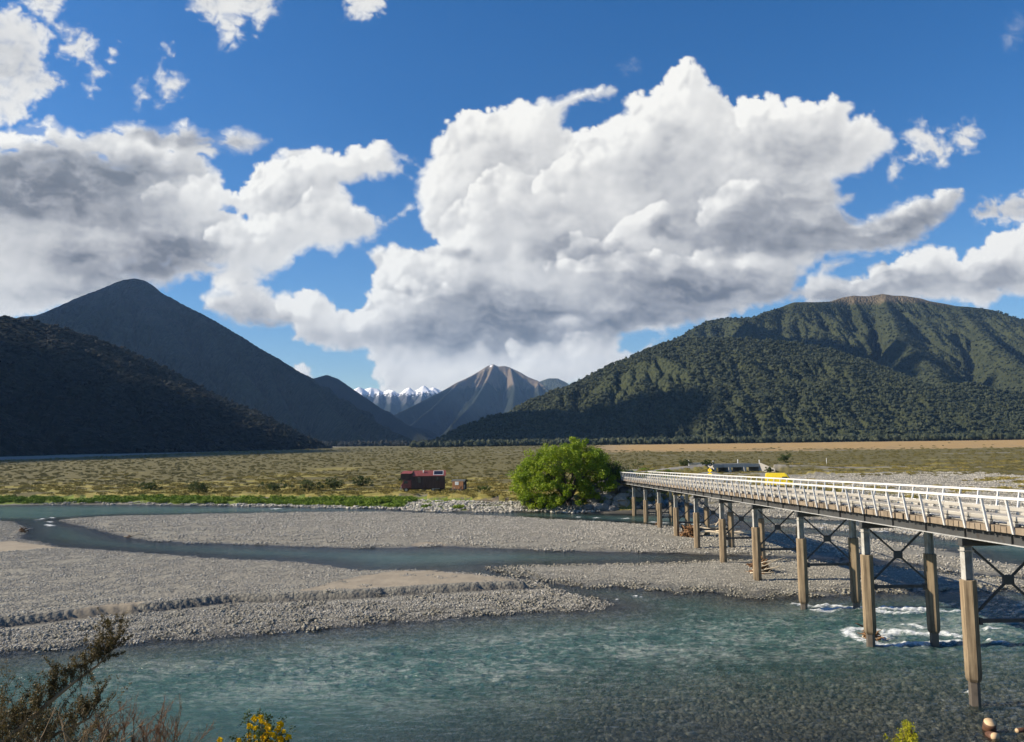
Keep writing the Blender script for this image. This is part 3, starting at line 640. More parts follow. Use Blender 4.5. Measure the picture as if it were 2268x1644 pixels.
# the row of trees along the foot of the hills
n = 900; t = RS.rand(n); X = -190+1600*t; Y = 1500-60*np.clip(X/900, 0, 1)+40*fbm(X/200, X*0, 3, 4)+RS.uniform(0, 60, n)
m = np.abs(X/Y) < .75; X, Y = X[m], Y[m]
scatter('treeline', 'row of dark trees along the foot of the right hills', np.stack([X, Y, height(X, Y)-1], 1), RS.uniform(.75, 1.1, len(X)), RS.uniform(0, 6.28, len(X)), GROVES, None, 'trees')
n = 160; t = RS.rand(n); X = -560+420*t; Y = 2300-300*t+RS.uniform(0, 60, n)
scatter('treeline', 'row of trees far across the left river arm', np.stack([X, Y, height(X, Y)-1], 1), RS.uniform(.8, 1.2, n), RS.uniform(0, 6.28, n), GROVES_L, None, 'trees')

# cloud shapes added out of view, placed along the sun's rays to shade the slopes
M_SHADE_CLOUD = simple('shade_cloud_white', (.85,.85,.86), 1., .05, .002)
def shade_cloud(px, py, Y, rx, ry, seed, alt=2700.):
    T = at_depth(px, py, Y); c = T+sd*((alt-T.z)/sd.z)
    V, Fc = lump(ICO3, np.random.RandomState(seed), .34, 1.7)
    o = link('cloud', npmesh('cloud', V*np.array([rx, ry, 150.]), Fc, M_SHADE_CLOUD, True), None, c); tag(o, None, None, None, 'structure')  # added unseen cloud shape, set sunward of the target slope to shade it
shade_cloud(270, 670, 4080, 950, 400, 2)
shade_cloud(790, 890, 5500, 600, 480, 9)
shade_cloud(610, 880, 3450, 700, 380, 3)
shade_cloud(755, 950, 3000, 330, 300, 4)
shade_cloud(130, 1011, 900, 120, 420, 8)
shade_cloud(1700, 745, 3250, 420, 230, 5)
shade_cloud(1880, 800, 2900, 220, 150, 6)
shade_cloud(1300, 945, 1880, 330, 120, 7)

# outlines of the cloud masses, as directions in units of 1/3562 of the focal length
CL_BIG = [(-900,560),(0,590),(130,540),(240,510),(280,575),(400,585),(470,570),(560,525),(720,575),(830,530),(900,590),(1060,570),(1200,618),(1140,660),(1040,690),(985,665),(930,720),(985,760),(1000,830),(1070,850),(1110,760),(1190,690),(1290,652),(1400,645),(1500,680),(1600,660),(1690,620),(1735,640),(1760,690),(1830,705),(1870,740),(1900,690),(1940,600),(1970,540),(2030,505),(2150,490),(2268,460),(2330,450),(2430,440),(2500,430),(2650,370),(2750,400),(2690,430),(2600,440),(2520,480),(2500,520),(2510,570),(2600,575),(2670,530),(2750,500),(2780,480),(2760,450),(2830,405),(2870,410),(2890,370),(2960,350),(3010,290),(3060,255),(3110,290),(3140,340),(3155,390),(3210,410),(3258,468),(3278,432),(3330,416),(3372,432),(3398,408),(3440,424),(3482,456),(3505,436),(3560,436),(3592,458),(3640,438),(3682,414),(3725,436),(3770,440),(3810,462),(3770,520),(3830,510),(3890,465),(3880,520),(3920,560),(3970,600),(3970,660),(3910,700),(3830,770),(3720,800),(3730,860),(3780,860),(3760,910),(3730,920),(3800,980),(3890,940),(4030,875),(4120,880),(4260,835),(4290,870),(4230,950),(4150,1010),(4070,1080),(3970,1120),(3830,1130),(3670,1140),(3580,1200),(3530,1270),(3690,1320),(3520,1330),(3270,1390),(3120,1430),(2970,1455),(2760,1485),(2755,1540),(2800,1555),(2890,1500),(2970,1480),(2880,1560),(2700,1680),(2300,1760),(1700,1760),(1650,1600),(1620,1560),(1420,1550),(1300,1500),(1280,1450),(1050,1445),(900,1370),(880,1320),(950,1280),(930,1225),(830,1240),(730,1285),(600,1260),(200,1400),(-900,1500)]
CL_HOLES = [
 [(1155,1255),(1270,1190),(1310,1145),(1390,1105),(1490,1130),(1540,1090),(1600,1090),(1650,1190),(1640,1260),(1620,1330),(1560,1390),(1490,1380),(1440,1330),(1400,1300),(1225,1300),(1195,1270)],
 [(1520,820),(1600,800),(1700,790),(1790,765),(1845,800),(1835,880),(1770,930),(1700,990),(1660,965),(1620,930),(1570,890)],
 [(1700,1010),(1740,980),(1850,900),(1870,985),(1960,1060),(1920,1105),(1720,1080),(1640,1110),(1560,1090),(1660,1060)],
 [(1770,700),(1860,750),(1850,800),(1790,770)],
 [(985,930),(1060,945),(1085,965),(1040,960)]]
CL_MORE = [  # (outline, softness)
 ([(-300,20),(40,30),(90,35),(130,70),(200,120),(230,160),(225,215),(190,250),(210,310),(280,360),(250,400),(150,450),(130,520),(60,560),(-300,600)], 13),
 ([(100,-60),(320,-60),(290,0),(260,60),(250,100),(330,120),(400,150),(430,200),(400,260),(470,320),(440,350),(400,420),(385,380),(410,310),(370,280),(260,230),(250,195),(320,165),(230,120),(180,80),(110,40)], 16),
 ([(480,230),(520,200),(525,235),(490,270)], 14),
 ([(790,-80),(1260,-80),(1240,10),(1220,60),(1170,100),(1135,160),(1120,85),(1085,85),(1065,140),(1080,150),(1040,200),(990,215),(970,160),(960,110),(900,80),(850,40)], 16),
 ([(1530,-60),(1720,-60),(1705,20),(1690,50),(1650,80),(1580,92),(1530,70)], 12),
 ([(710,305),(775,325),(825,370),(790,410),(735,450),(700,460),(715,390),(690,340)], 20),
 ([(590,380),(640,380),(650,430),(615,475)], 20),
 ([(730,200),(760,200),(755,240),(725,250)], 16),
 ([(3988,600),(4068,540),(4118,570),(4198,640),(4228,600),(4168,580),(4268,550),(4318,540),(4348,600),(4318,650),(4278,680),(4228,650),(4198,720),(4168,740),(4118,700),(4058,710),(3988,740),(3958,810),(3928,800),(3938,700),(4028,690),(4038,640)], 17),
 ([(3568,1230),(3658,1150),(3778,1150),(3668,1210),(3768,1250),(3828,1220),(3868,1160),(3948,1160),(4028,1110),(4098,1090),(4228,1100),(4248,1150),(4318,1110),(4388,1060),(4448,1010),(4536,1000),(5600,950),(5600,1300),(4536,1300),(4438,1300),(4418,1350),(4368,1370),(4258,1340),(4118,1330),(3968,1340),(3768,1360),(3568,1360)], 7),
 ([(4298,930),(4378,890),(4536,850),(5400,800),(5400,980),(4536,990),(4418,990),(4328,980)], 14),
 ([(1270,1720),(1300,1622),(1335,1597),(1362,1628),(1392,1632),(1400,1720)], 5),
 ([(4500,80),(4530,100),(4480,200),(4440,190)], 34),
 ([(2750,290),(2805,265),(2800,300),(2755,325)], 26)]
CL_SHADE = [ # x, y, rx, ry, rotation, how grey
 (250,1000,700,330,0,.26),(300,800,470,120,.05,.75),(150,860,300,60,.0,.3),(40,700,260,120,0,.55),(560,760,230,70,.12,.6),(250,930,420,60,.1,.6),(780,1110,200,90,-.1,1.15),(620,1190,200,60,0,.7),(330,1125,110,62,0,1.0),(420,1220,90,40,0,.5),(300,1290,330,50,0,.5),(60,300,200,90,.3,.35),(820,610,340,45,.05,.75),
 (1090,1390,190,50,.05,.55),(1250,1420,110,36,.1,.35),(2230,1400,400,95,.05,.9),(1900,1480,330,60,.1,.65),(1500,1510,220,36,.1,.35),(3080,1255,470,62,.02,.95),(3000,1300,300,40,0,.5),(3700,1040,330,85,-.25,.7),
 (2850,1390,520,60,-.08,.95),(2000,1120,140,50,.2,.55),(1880,1290,190,34,.1,.4),(3480,900,330,150,-.1,.55),(3250,1050,280,110,.0,.45),(2980,600,110,140,.3,.30),(2420,960,260,80,.1,.38),(2650,1130,330,50,.1,.5),(2560,740,120,150,.4,.30),(4050,1000,260,70,-.35,.75),
 (3600,650,240,110,.1,.30),(3350,650,200,90,.2,.2),(2950,1010,80,50,-.5,.65),(2850,800,160,60,-.6,.25),(3950,1225,210,60,.05,.75),(4400,1240,260,75,0,.65),(3750,1325,330,50,0,.65),(4480,930,260,50,0,.45),(2380,1500,400,40,0,.35),(2120,600,150,110,.3,.22),(2260,700,120,90,.4,.2),(1560,800,170,34,0,.2),(1520,990,180,50,.2,.2),(1300,900,120,60,0,.15),(2150,1290,300,60,.1,.35)]
CL_LIGHT = [(860,850,220,60,.2,.5),(1000,760,90,60,0,.4),(130,600,170,40,-.1,.55),(660,650,120,22,.2,.6),(2550,860,160,190,.5,.4),(2800,1000,110,150,.5,.35),(3190,900,110,60,-.5,.35),(3330,1170,160,35,-.1,.5),(3140,1170,80,60,0,.4),(2200,700,200,200,0,.2),(2520,1440,90,35,-.3,.6),(2300,1620,300,70,0,.6),(1930,1660,200,60,0,.5),(50,1180,200,120,0,.25),(4150,1130,140,40,0,.5)]
CL_BANK = [
 [(1975,1060),(1990,990),(2060,930),(2110,850),(2200,790),(2290,745),(2350,745),(2380,790),(2400,850),(2520,900),(2600,1050),(2500,1150),(2300,1200),(2050,1110)],
 [(2405,830),(2410,730),(2500,690),(2590,620),(2670,570),(2770,500),(2860,560),(2840,690),(2780,780),(2640,860),(2560,900),(2470,880)],
 [(2460,1110),(2560,1080),(2700,1060),(2790,1010),(2850,960),(2930,900),(3000,960),(2960,1060),(2840,1150),(2700,1200),(2500,1180)],
 [(2760,500),(2830,405),(2890,370),(3010,290),(3060,240),(3150,290),(3180,400),(3050,560),(2950,600)],
 [(3250,470),(3330,430),(3470,425),(3600,440),(3700,420),(3800,470),(3600,580),(3400,600),(3280,580)],
 [(1640,1190),(1720,1080),(1860,1100),(1920,1180),(1800,1330),(1650,1320)],
 [(2450,1190),(2600,1160),(2800,1120),(3100,1150),(3250,1110),(3330,1160),(3350,1220),(3000,1260),(2700,1270)],
 [(940,1060),(1040,1000),(1180,940),(1270,930),(1380,835),(1500,850),(1650,980),(1500,1100),(1300,1120),(1100,1220),(960,1200)],
 [(1230,1310),(1380,1310),(1450,1350),(1500,1400),(1650,1390),(1700,1450),(1500,1520),(1300,1500)],
 [(3780,1240),(3900,1170),(4000,1110),(4100,1085),(4230,1095),(4260,1160),(4100,1190),(3950,1220)],
 [(2290,1550),(2450,1510),(2600,1500),(2760,1560),(2700,1660),(2300,1690)],
 [(1650,1310),(1800,1250),(1960,1280),(2000,1340),(1800,1380),(1660,1370)],
 [(640,880),(800,830),(980,760),(1100,860),(1050,960),(800,960)],
 [(3100,900),(3200,840),(3330,830),(3360,900),(3250,980),(3150,1000)],
 [(1200,720),(1330,660),(1500,680),(1560,760),(1300,820),(1180,830)]]
def gsum(X, Y, L):
    r = np.zeros(X.shape, np.float32)
    for (x, y, a, b, t, w) in L:
        dx = X-x; dy = Y-y; c = np.cos(t); s = np.sin(t)
        q = ((dx*c+dy*s)/a)**2+((dy*c-dx*s)/b)**2
        r = r+w*np.exp(-q*1.1)
    return r
def cap(f):
    return np.sqrt(np.clip(1-(f/.95)**2, 0, 1))
def blur(a, n):
    for ax in (0, 1):
        for k in range(3):
            c = np.cumsum(np.concatenate([np.repeat(np.take(a, [0], ax), n+1, ax), a, np.repeat(np.take(a, [-1], ax), n, ax)], ax), ax, dtype=np.float64)
            m = a.shape[ax]
            a = ((np.take(c, range(2*n+1, 2*n+1+m), ax)-np.take(c, range(0, m), ax))/(2*n+1)).astype(np.float32)
    return a
def lobes(X, Y, D, step, seed):
    """cumulus heads: a z-buffer of spheres of many sizes; gives edge distance, height and light"""
    rg = np.random.RandomState(seed)
    Z = np.full(X.shape, -1e3, np.float32); E = np.full(X.shape, -1e3, np.float32); L = np.zeros(X.shape, np.float32)
    x0 = X[0, 0]; y0 = Y[0, 0]; ny, nx = X.shape
    for Rm, n, inset in ((150, 110, .75), (85, 520, .62), (46, 2400, .5), (25, 7500, .35), (14, 14000, .2)):
        for k in range(n):
            i = rg.randint(ny); j = rg.randint(nx); R = Rm*rg.uniform(.7, 1.3); t = rg.uniform(.6, 1.25); zr = rg.rand(); br = rg.uniform(-.5, .5)
            d = D[i, j]
            if d < R*inset or (Rm < 30 and d > 170 and zr < .6): continue
            zc = min(d, 230)*1.15*(.55+.45*zr)-R*.55
            if Rm < 120 and Z[i, j] > zc+R*.72: zc = Z[i, j]-R*.55    # sits on the bigger head
            w = int(R/step)+1
            a, b, c, e = max(0, i-w), min(ny, i+w+1), max(0, j-w), min(nx, j+w+1)
            dx = (X[a:b, c:e]-X[i, j])/R; dy = (Y[a:b, c:e]-Y[i, j])/R*t
            q = dx*dx+dy*dy; nz = np.sqrt(np.clip(1-q, 0, 1)); z = zc+R*nz
            m = (q < 1) & (z > Z[a:b, c:e])
            lam = dx*-.70+dy*-.60+nz*.40
            keep = .45 if Rm < 120 else 0
            Lo = L[a:b, c:e]
            Lo[m] = (keep*Lo+(1-keep)*(lam+.22*br))[m]
            Z[a:b, c:e][m] = z[m]
            E[a:b, c:e] = np.maximum(E[a:b, c:e], R*(1-np.sqrt(q)))
    return E, Z, L
def clouds(X, Y, step):
    """X, Y: direction grid. -> opacity and light (0 grey .. 1 white)"""
    X = X.astype(np.float32); Y = Y.astype(np.float32)
    wx = fbm(X/190, Y/190, 4, 3)*46; wy = fbm(X/190+40, Y/190, 4, 5)*46
    fine = fbm(X/30, Y/26, 5, 21, .62); mid = fbm(X/120, Y/100, 5, 22, .6); big = fbm(X/420, Y/300, 4, 23, .55)
    wisp = fbm((X+.35*Y)/60+wx/30, (Y-.2*X)/42+wy/30, 6, 31, .60)
    veil = fbm((X+.2*Y)/170+wx/90, (Y-.12*X)/64+wy/60, 6, 33, .6)
    sx = X+.22*wx; sy = Y+.22*wy
    d = sdf(sx, sy, CL_BIG)
    for h in CL_HOLES: d = np.minimum(d, -sdf(sx, sy, h))
    ragged = np.clip(gsum(X, Y, [(1800,800,170,170,0,1),(1150,1250,200,120,0,.6),(900,600,380,90,0,1),(300,560,380,60,0,.7),(3800,800,180,220,0,.8),(3650,1180,200,90,0,.8),(2600,450,220,70,0,.9),(1560,1080,180,80,0,.7),(4000,950,300,130,0,.6),(1000,1440,300,60,0,.5),(600,1250,400,80,0,.8)]), 0, 1)
    edge = [(p, s) for p, s in CL_MORE if s < 10]
    dl = d.copy()
    for p, s in edge: dl = np.maximum(dl, sdf(sx, sy, p))
    wxl = X+fbm(X/38, Y/38, 4, 41, .6)*15; wyl = Y+fbm(X/38+9, Y/38, 4, 42, .6)*15
    E, Z, LL = lobes(X, Y, dl, step, 5)
    # frayed lookup of the heads, so that no edge is a clean arc
    jj = np.clip(((wxl-X[0, 0])/step).round().astype(int), 0, X.shape[1]-1); ii = np.clip(((wyl-Y[0, 0])/step).round().astype(int), 0, X.shape[0]-1)
    E = E[ii, jj]; LL = LL[ii, jj]
    gy, gx = np.gradient(blur(np.clip(dl, -150, 300), 6), step); gn = np.sqrt(gx*gx+gy*gy)+1e-3
    orient = np.clip((gx*.75+gy*.65)/gn, -1, 1)                     # 1 where the edge faces the sun
    lee = np.clip(.45-.75*orient, 0, 1)
    rag = np.clip(ragged+.55*lee, 0, 1)
    dn = np.maximum(dl-14, E)*(1-rag)+rag*(dl+34*wisp+14*fine-4)+(1-rag)*(4*fine+5*mid+10*wisp)
    soft = 6+20*rag
    A = sstep(-soft*.7, soft*1.5, dn)
    # thin torn veil over the left mass
    lv = np.clip(gsum(X, Y, [(500,620,620,110,0,1),(150,620,300,90,0,.8),(1000,650,260,90,0,.8),(900,1230,300,90,0,.6)]), 0, 1)
    A = A*(1-lv*sstep(.05, -.28, veil+.0016*np.clip(dl, 0, 160))*.85)
    H = np.clip(dn, 0, 400)
    for poly, s in CL_MORE:
        if s < 10: continue
        x0, y0 = np.min(poly, 0)-140; x1, y1 = np.max(poly, 0)+140
        m = (X > x0) & (X < x1) & (Y > y0) & (Y < y1)
        if not m.any(): continue
        dd = sdf(sx[m], sy[m], poly)+54*wisp[m]+28*fine[m]+1
        k = np.clip((s-9)/12., 0, 1); a = sstep(-s*1.1, s*2.4, dd)*(1-.30*(1-sstep(0, 50, dd)))*(.40 if s > 22 else 1)*(1-.55*k*sstep(.05, -.35, wisp[m]))
        A[m] = np.maximum(A[m], a); H[m] = np.maximum(H[m], np.clip(dd, 0, 400)*.8)
    G = np.clip(gsum(X+wx*1.8, Y+wy*1.8, CL_SHADE)*(.80+.75*veil+.35*mid), 0, 1.1)*np.where(X < 1000, .78, .86); Lg = np.clip(gsum(X+wx, Y+wy, CL_LIGHT), 0, 1)
    LL = blur(LL, 1)
    lo = .22*blur(LL, 3)+.30*blur(LL, 9)+.48*LL
    g = np.clip(G, 0, 1); inner = sstep(40, 260, blur(np.clip(dl, 0, 500), 8))
    bank = np.zeros(X.shape, np.float32); crisp = np.zeros(X.shape, np.float32)
    Eb = np.clip(blur(E, 2), -20, 60)
    for q in CL_BANK:
        x0, y0 = np.min(q, 0)-170; x1, y1 = np.max(q, 0)+170
        c0, c1 = np.clip(((np.array([x0, x1])-X[0, 0])/step).astype(int), 0, X.shape[1]); r0, r1 = np.clip(((np.array([y0, y1])-Y[0, 0])/step).astype(int), 0, X.shape[0])
        if c1-c0 < 3 or r1-r0 < 3: continue
        S = np.s_[r0:r1, c0:c1]
        e = sdf(X[S]+.7*wx[S]+(wxl-X)[S]*1.2, Y[S]+.7*wy[S]+(wyl-Y)[S]*1.2, q)+.9*(Eb[S]-10)+18*mid[S]+8*wisp[S]
        es = blur(e, 5); gy, gx = np.gradient(es, step); gn = np.sqrt(gx*gx+gy*gy)+1e-3
        f = np.clip((gx*.7+gy*.7)/gn+.10, 0, 1)*np.clip(.72+1.3*mid[S], .12, 1)
        bank[S] += f*np.where(e > 0, .17*np.exp(-e/85)*np.clip(e/7, 0, 1), -.14*np.exp(e/55)*np.clip(-e/7, 0, 1))
        crisp[S] = np.maximum(crisp[S], f*np.where(e > 0, np.exp(-e/100), 0))
    edge = np.clip(orient, 0, 1)*np.exp(-np.clip(dl, 0, 999)/110)
    crisp = np.clip(.16+1.0*crisp+1.1*edge, 0, 1)
    lobe = (lo-.25)*.58*crisp*(1-.65*g)
    softv = .15*big*(.4+.6*inner)+.11*blur(mid, 2)*(.5+.7*g)+.05*blur(wisp, 1)
    L = .755+.15*edge+lobe+softv-.52*G*(1-.8*Lg)+.15*Lg-.05*inner*(1-Lg)+bank*(1-.4*g)
    L = L+.07*(1-sstep(0, 45, H))*(1-g)           # thin edges glow
    return A.astype(np.float32), np.clip(L, .10, 1.0).astype(np.float32)


# ------------------------------------------------------------------ the sky's clouds: a far dome sector, clear where the sky is clear
def build_sky():
    st = 4.43/1781/2                        # one picture element
    U = np.arange(-.90, .90, st); Vv = np.arange(.015, .66, st)
    Vv = Vv[::-1]
    UU, VV = np.meshgrid(U, Vv)
    # direction (u, 1, v) -> outline units
    D = np.stack([UU.ravel(), np.ones(UU.size), VV.ravel()], 1)
    f = np.array(fw); r_ = np.array(rt); u_ = np.array(up)
    zf = D@f; px = 1134+F*(D@r_)/zf; py = 822-F*(D@u_)/zf
    # regular outline grid for the cloud maths
    return UU, VV, px.reshape(UU.shape)*2, py.reshape(UU.shape)*2, D
UU, VV, SX, SY, SDm = build_sky()
gx0, gx1, gy0, gy1 = SX.min(), SX.max(), max(SY.min(), -1300), min(SY.max(), 2000)
gst = 4.43
RX, RY = np.meshgrid(np.arange(gx0, gx1+gst, gst), np.arange(gy0, gy1+gst, gst))
cA, cL = clouds(RX, RY, gst)
fx = np.clip((SX-gx0)/gst, 0, RX.shape[1]-1.001); fy = np.clip((SY-gy0)/gst, 0, RX.shape[0]-1.001)
i0 = fy.astype(int); j0 = fx.astype(int); a = fx-j0; b = fy-i0
def samp(M): return (M[i0, j0]*(1-a)+M[i0, j0+1]*a)*(1-b)+(M[i0+1, j0]*(1-a)+M[i0+1, j0+1]*a)*b
al = samp(cA); li = samp(cL)
DR = SDm/np.linalg.norm(SDm, axis=1, keepdims=True)*40000.
q = grid_faces(*UU.shape); q = q[(al.ravel() > .004)[q].any(1)]
ids = np.unique(q); rem = np.full(UU.size, -1); rem[ids] = np.arange(len(ids))
m, nt, bs, L = newmat('cloud'); out = nt.nodes['Material Output']; nt.nodes.remove(bs)
em = node(nt, 'Emission', _Strength=.71); tr = node(nt, 'BsdfTransparent'); mx = node(nt, 'MixShader')
L(ramp(nt, attr(nt, 'light'), [(.10, (.085,.098,.122)), (.32, (.19,.20,.22)), (.52, (.36,.365,.38)), (.68, (.60,.595,.585)), (.86, (.85,.835,.79))]), em.inputs['Color'])  # cloud light and shade painted into the emission colour
L(attr(nt, 'cover'), mx.inputs[0]); L(tr.outputs[0], mx.inputs[1]); L(em.outputs[0], mx.inputs[2]); L(mx.outputs[0], out.inputs['Surface'])
clo = link('sky', npmesh('sky', DR[ids]+np.array([0, 0, CAMH]), rem[q], m, True, dict(cover=al.ravel()[ids], light=li.ravel()[ids])))
tag(clo, 'blue sky with big white and grey cumulus clouds', None, None, 'structure')


# ------------------------------------------------------------------ the bridge
M_RAIL = simple('white_rail_paint', (.66,.66,.65), .45, .10, 1.3)
M_STEEL = simple('pale_steel_paint', (.46,.46,.43), .5, .2, 2.2, col2=(.27,.24,.20))
M_DARK = simple('weathered_dark_steel', (.055,.058,.060), .6, .3, 2.5, col2=(.035,.030,.028))
M_FLANGE = simple('grey_flange', (.46,.47,.47), .5, .2, 4.0)
M_CONC = simple('tan_concrete', (.29,.228,.150), .85, .28, 1.2, col2=(.145,.112,.075), bmp=.03, stretch=(1,1,.35))
def stain(m):
    """rain streaks down the faces and a dark tide mark"""
    nt = m.node_tree; b = nt.nodes['Principled BSDF']; src = b.inputs['Base Color'].links[0].from_socket
    st = noise(nt, 7., 5, .65, objco(nt, (1, 1, .05))); bl = noise(nt, 2.2, 5, .7, objco(nt))
    sx = node(nt, 'SeparateXYZ'); nt.links.new(node(nt, 'TexCoord').outputs['Object'], sx.inputs[0])
    lo = maprange(nt, mth(nt, 'ADD', sx.outputs[2], mth(nt, 'MULTIPLY', bl, 1.6)), -7.3, -5.9, .50, 1.)
    c = mixc(nt, 1, src, mixc(nt, maprange(nt, st, .36, .60), (.50,.46,.42), (1.08,1.06,1.02)), 'MULTIPLY')
    c = mixc(nt, 1, c, mixc(nt, lo, (.0,.0,.0), (1,1,1)), 'MULTIPLY')
    nt.links.new(c, b.inputs['Base Color'])
stain(M_CONC)
M_STUB = simple('wet_pile', (.10,.085,.07), .5, .3, 3.0)
M_TIMBER = simple('silvered_timber', (.36,.345,.31), .85, .3, 1.0, col2=(.20,.185,.16), bmp=.02, stretch=(6,.5,6))
M_SLEEPER = simple('brown_timber_ends', (.25,.20,.145), .85, .35, 2.0, col2=(.13,.10,.07), bmp=.02)
M_WIRE = simple('galvanised_wire', (.62,.63,.63), .4, .1, 5.0, metal=.6)
SLOPE = -.0285; SPAN = 11.0; ZD = 9.05; NB = 10
X0 = at_depth(2140, 1240, 40.3).x+2.0
bridge = thing('bridge', 'long one lane timber decked bridge with white railings on many sided tan concrete piles', 'bridge', (X0, 40.3, 0), .0165)
T0, T1 = -16.0, 110.6
def dz(t): return ZD+SLOPE*t
def along(mb, t0, t1, w0, w1, h0, h1):
    mb.hexa([(w0,t0,dz(t0)+h0),(w1,t0,dz(t0)+h0),(w1,t0,dz(t0)+h1),(w0,t0,dz(t0)+h1)], [(w0,t1,dz(t1)+h0),(w1,t1,dz(t1)+h0),(w1,t1,dz(t1)+h1),(w0,t1,dz(t1)+h1)])
for s in (-1, 1):
    g = MB(); fl = MB()
    c = 2.0*s
    along(g, T0, T1, c-.02, c+.02, -1.03, -.56); along(g, T0, T1, c-.15, c+.15, -.56, -.525)
    for k in range(int((T1-T0)/3.66)):
        t = T0+1.2+k*3.66; along(g, t, t+.014, c-.13, c+.13, -1.028, -.565)
    along(fl, T0, T1, c-.17, c+.17, -1.07, -1.033)
    gd = g.build('girder', M_DARK, bridge); fl.build('flange', M_FLANGE, gd)
rb = random.Random(4)
tr_ = MB(); t = T0+.2
while t < T1-.2:
    j = rb.uniform(-.03, .03); e0 = rb.uniform(-.05, .05); along(tr_, t+j, t+j+.40, -2.38+e0, 2.38+e0, -.520, -.215+rb.uniform(-.02, .01)); t += .46
deck = tr_.build('deck_beams', M_SLEEPER, bridge, bevel=.012)
pk = MB(); y0 = -1.95
while y0 < 1.9:
    t = T0+.3+rb.uniform(-2, 0)
    while t < T1-1:
        e = min(T1-.3, t+rb.uniform(3.4, 5.2)); z = rb.uniform(-.008, .012); along(pk, max(t, T0+.2), e-.02, y0+.008, y0+.242, -.21+z, -.14+z); t = e
    y0 += .25
pk.build('deck_planks', M_TIMBER, deck)
for s in (-1, 1):
    kb = MB(); t = T0+.4
    while t < T1-.6:
        e = min(T1-.3, t+rb.uniform(4.6, 5.6)); a, b = sorted((s*2.02, s*2.26)); along(kb, t, e-.03, a, b, .03+rb.uniform(-.015, .015), .24+rb.uniform(-.015, .015)); t = e
    t = T0+.7
    while t < T1-.8:
        a, b = sorted((s*2.05, s*2.23)); along(kb, t, t+.55, a, b, -.212, .03); t += 1.8333
    kk = kb.build('kerb', M_TIMBER, bridge, bevel=.015)
# railings: an outward leaning post every third of a bay, a box rail on top and five wires
for s in (-1, 1):
    rl = MB(); a, b = sorted((s*2.61, s*2.75)); along(rl, T0, T1, a, b, .99, 1.12)
    railing = rl.build('railing', M_RAIL, bridge, bevel=.012)
    wr = MB()
    for k in range(4):
        h = -.02+.24*k; w_ = s*(2.41+.25*(h+.52)/1.5)
        wr.tube([(w_, T0, dz(T0)+h), (w_, T1, dz(T1)+h)], .0045, 4)
    wr.build('wire', M_WIRE, railing)
    far = MB(); n = int((T1-T0)/1.8333)
    for k in range(n):
        t = T0+.5+k*1.8333
        def post(mb, t, z):
            p = Vector((s*2.43, t, z-.52)); q = Vector((s*2.68, t, z+.98)); a = .062; b = .045
            mb.hexa([p+Vector((-b,-a,0)), p+Vector((b,-a,0)), p+Vector((b,a,0)), p+Vector((-b,a,0))], [q+Vector((-b,-a*.8,0)), q+Vector((b,-a*.8,0)), q+Vector((b,a*.8,0)), q+Vector((-b,a*.8,0))])
        if k < 50:
            if k == 0:
                mb = MB(); post(mb, 0, 0); p0 = mb.build('post', M_RAIL, railing, (0, t, dz(t)))
            else:
                p = p0.copy(); COL.objects.link(p); p.parent = railing; p.location = (0, t, dz(t))
        else: post(far, t, dz(t))
    fo_ = far.build('post', M_RAIL, railing); fo_['kind'] = 'stuff'
# one bent: two piles, headstock, cross braces, strut
def hexagon(r): return [(r*1.08*math.cos(math.pi/6+k*math.pi/3), r*1.08*math.sin(math.pi/6+k*math.pi/3)) for k in range(6)]
def bent():
    hd = MB(); hd.box(-2.28, 2.28, -.19, .19, -1.42, -1.075); hd.box(-2.32, 2.32, -.23, .23, -1.445, -1.405)
    pier = hd.build('pier', M_DARK, bridge)
    for s in (-1, 1):
        c = 2.0*s; st = MB()
        st.box(c-.20, c-.17, -.20, .20, -3.16, -1.448); st.box(c+.17, c+.20, -.20, .20, -3.16, -1.448); st.box(c-.168, c+.168, -.02, .02, -3.16, -1.448)
        st.box(c-.27, c+.27, -.25, .25, -1.70, -1.67)
        st.build('steel_column', M_STEEL, pier)
        co = MB(); n = 6
        rings = [(-7.95, .27), (-7.80, .33), (-7.5, .345), (-3.13, .345), (-3.10, .335)]
        vs = []; fs = []
        for i, (z, r) in enumerate(rings): vs += [(c+x, y, z) for x, y in hexagon(r)]
        for i in range(len(rings)-1): fs += [(i*n+k, i*n+(k+1)%n, (i+1)*n+(k+1)%n, (i+1)*n+k) for k in range(n)]
        fs += [tuple(range(n))[::-1], tuple(range((len(rings)-1)*n, len(rings)*n))]
        co.add(vs, fs); co.build('concrete_pile', M_CONC, pier)
        sb = MB(); sb.prism([(c+x, y) for x, y in hexagon(.24)], 'z', -11.5, -7.96); sb.build('pile_foot', M_STUB, pier)
        br = MB(); br.bar((-1.78*s, -.03*s, -1.52), (1.72*s, -.03*s, -4.75), .10, .10); br.build('brace', M_DARK, pier)
        cl = MB(); cl.box(c-s*.44-.06, c-s*.44+.10, -.16, .16, -5.25, -4.92); cl.build('clamp', M_DARK, pier)
    gp = MB(); gp.box(-.26, .26, -.10, .10, -3.36, -2.90); gp.build('gusset_plate', M_DARK, pier, bevel=.03)
    su = MB(); su.box(-1.70, 1.70, -.10, .10, -5.17, -4.99); su.build('strut', M_DARK, pier)
    return pier
pr = bent(); pr.location = (0, 0, dz(0))
for k in range(-1, NB):
    if k == 0: continue
    c = pr.copy(); COL.objects.link(c); c.parent = bridge; c.location = (0, SPAN*k, dz(SPAN*k))
    for ch in pr.children:
        d = ch.copy(); COL.objects.link(d); d.parent = c
ab = MB(); ab.box(-2.9, 2.9, T1-.5, T1+.6, -1.5, dz(T1)-1.08); ab.box(-2.9, 2.9, T1+.25, T1+.6, dz(T1)-1.079, dz(T1)-.25)
ab.build('abutment', M_CONC, bridge, bevel=.03)


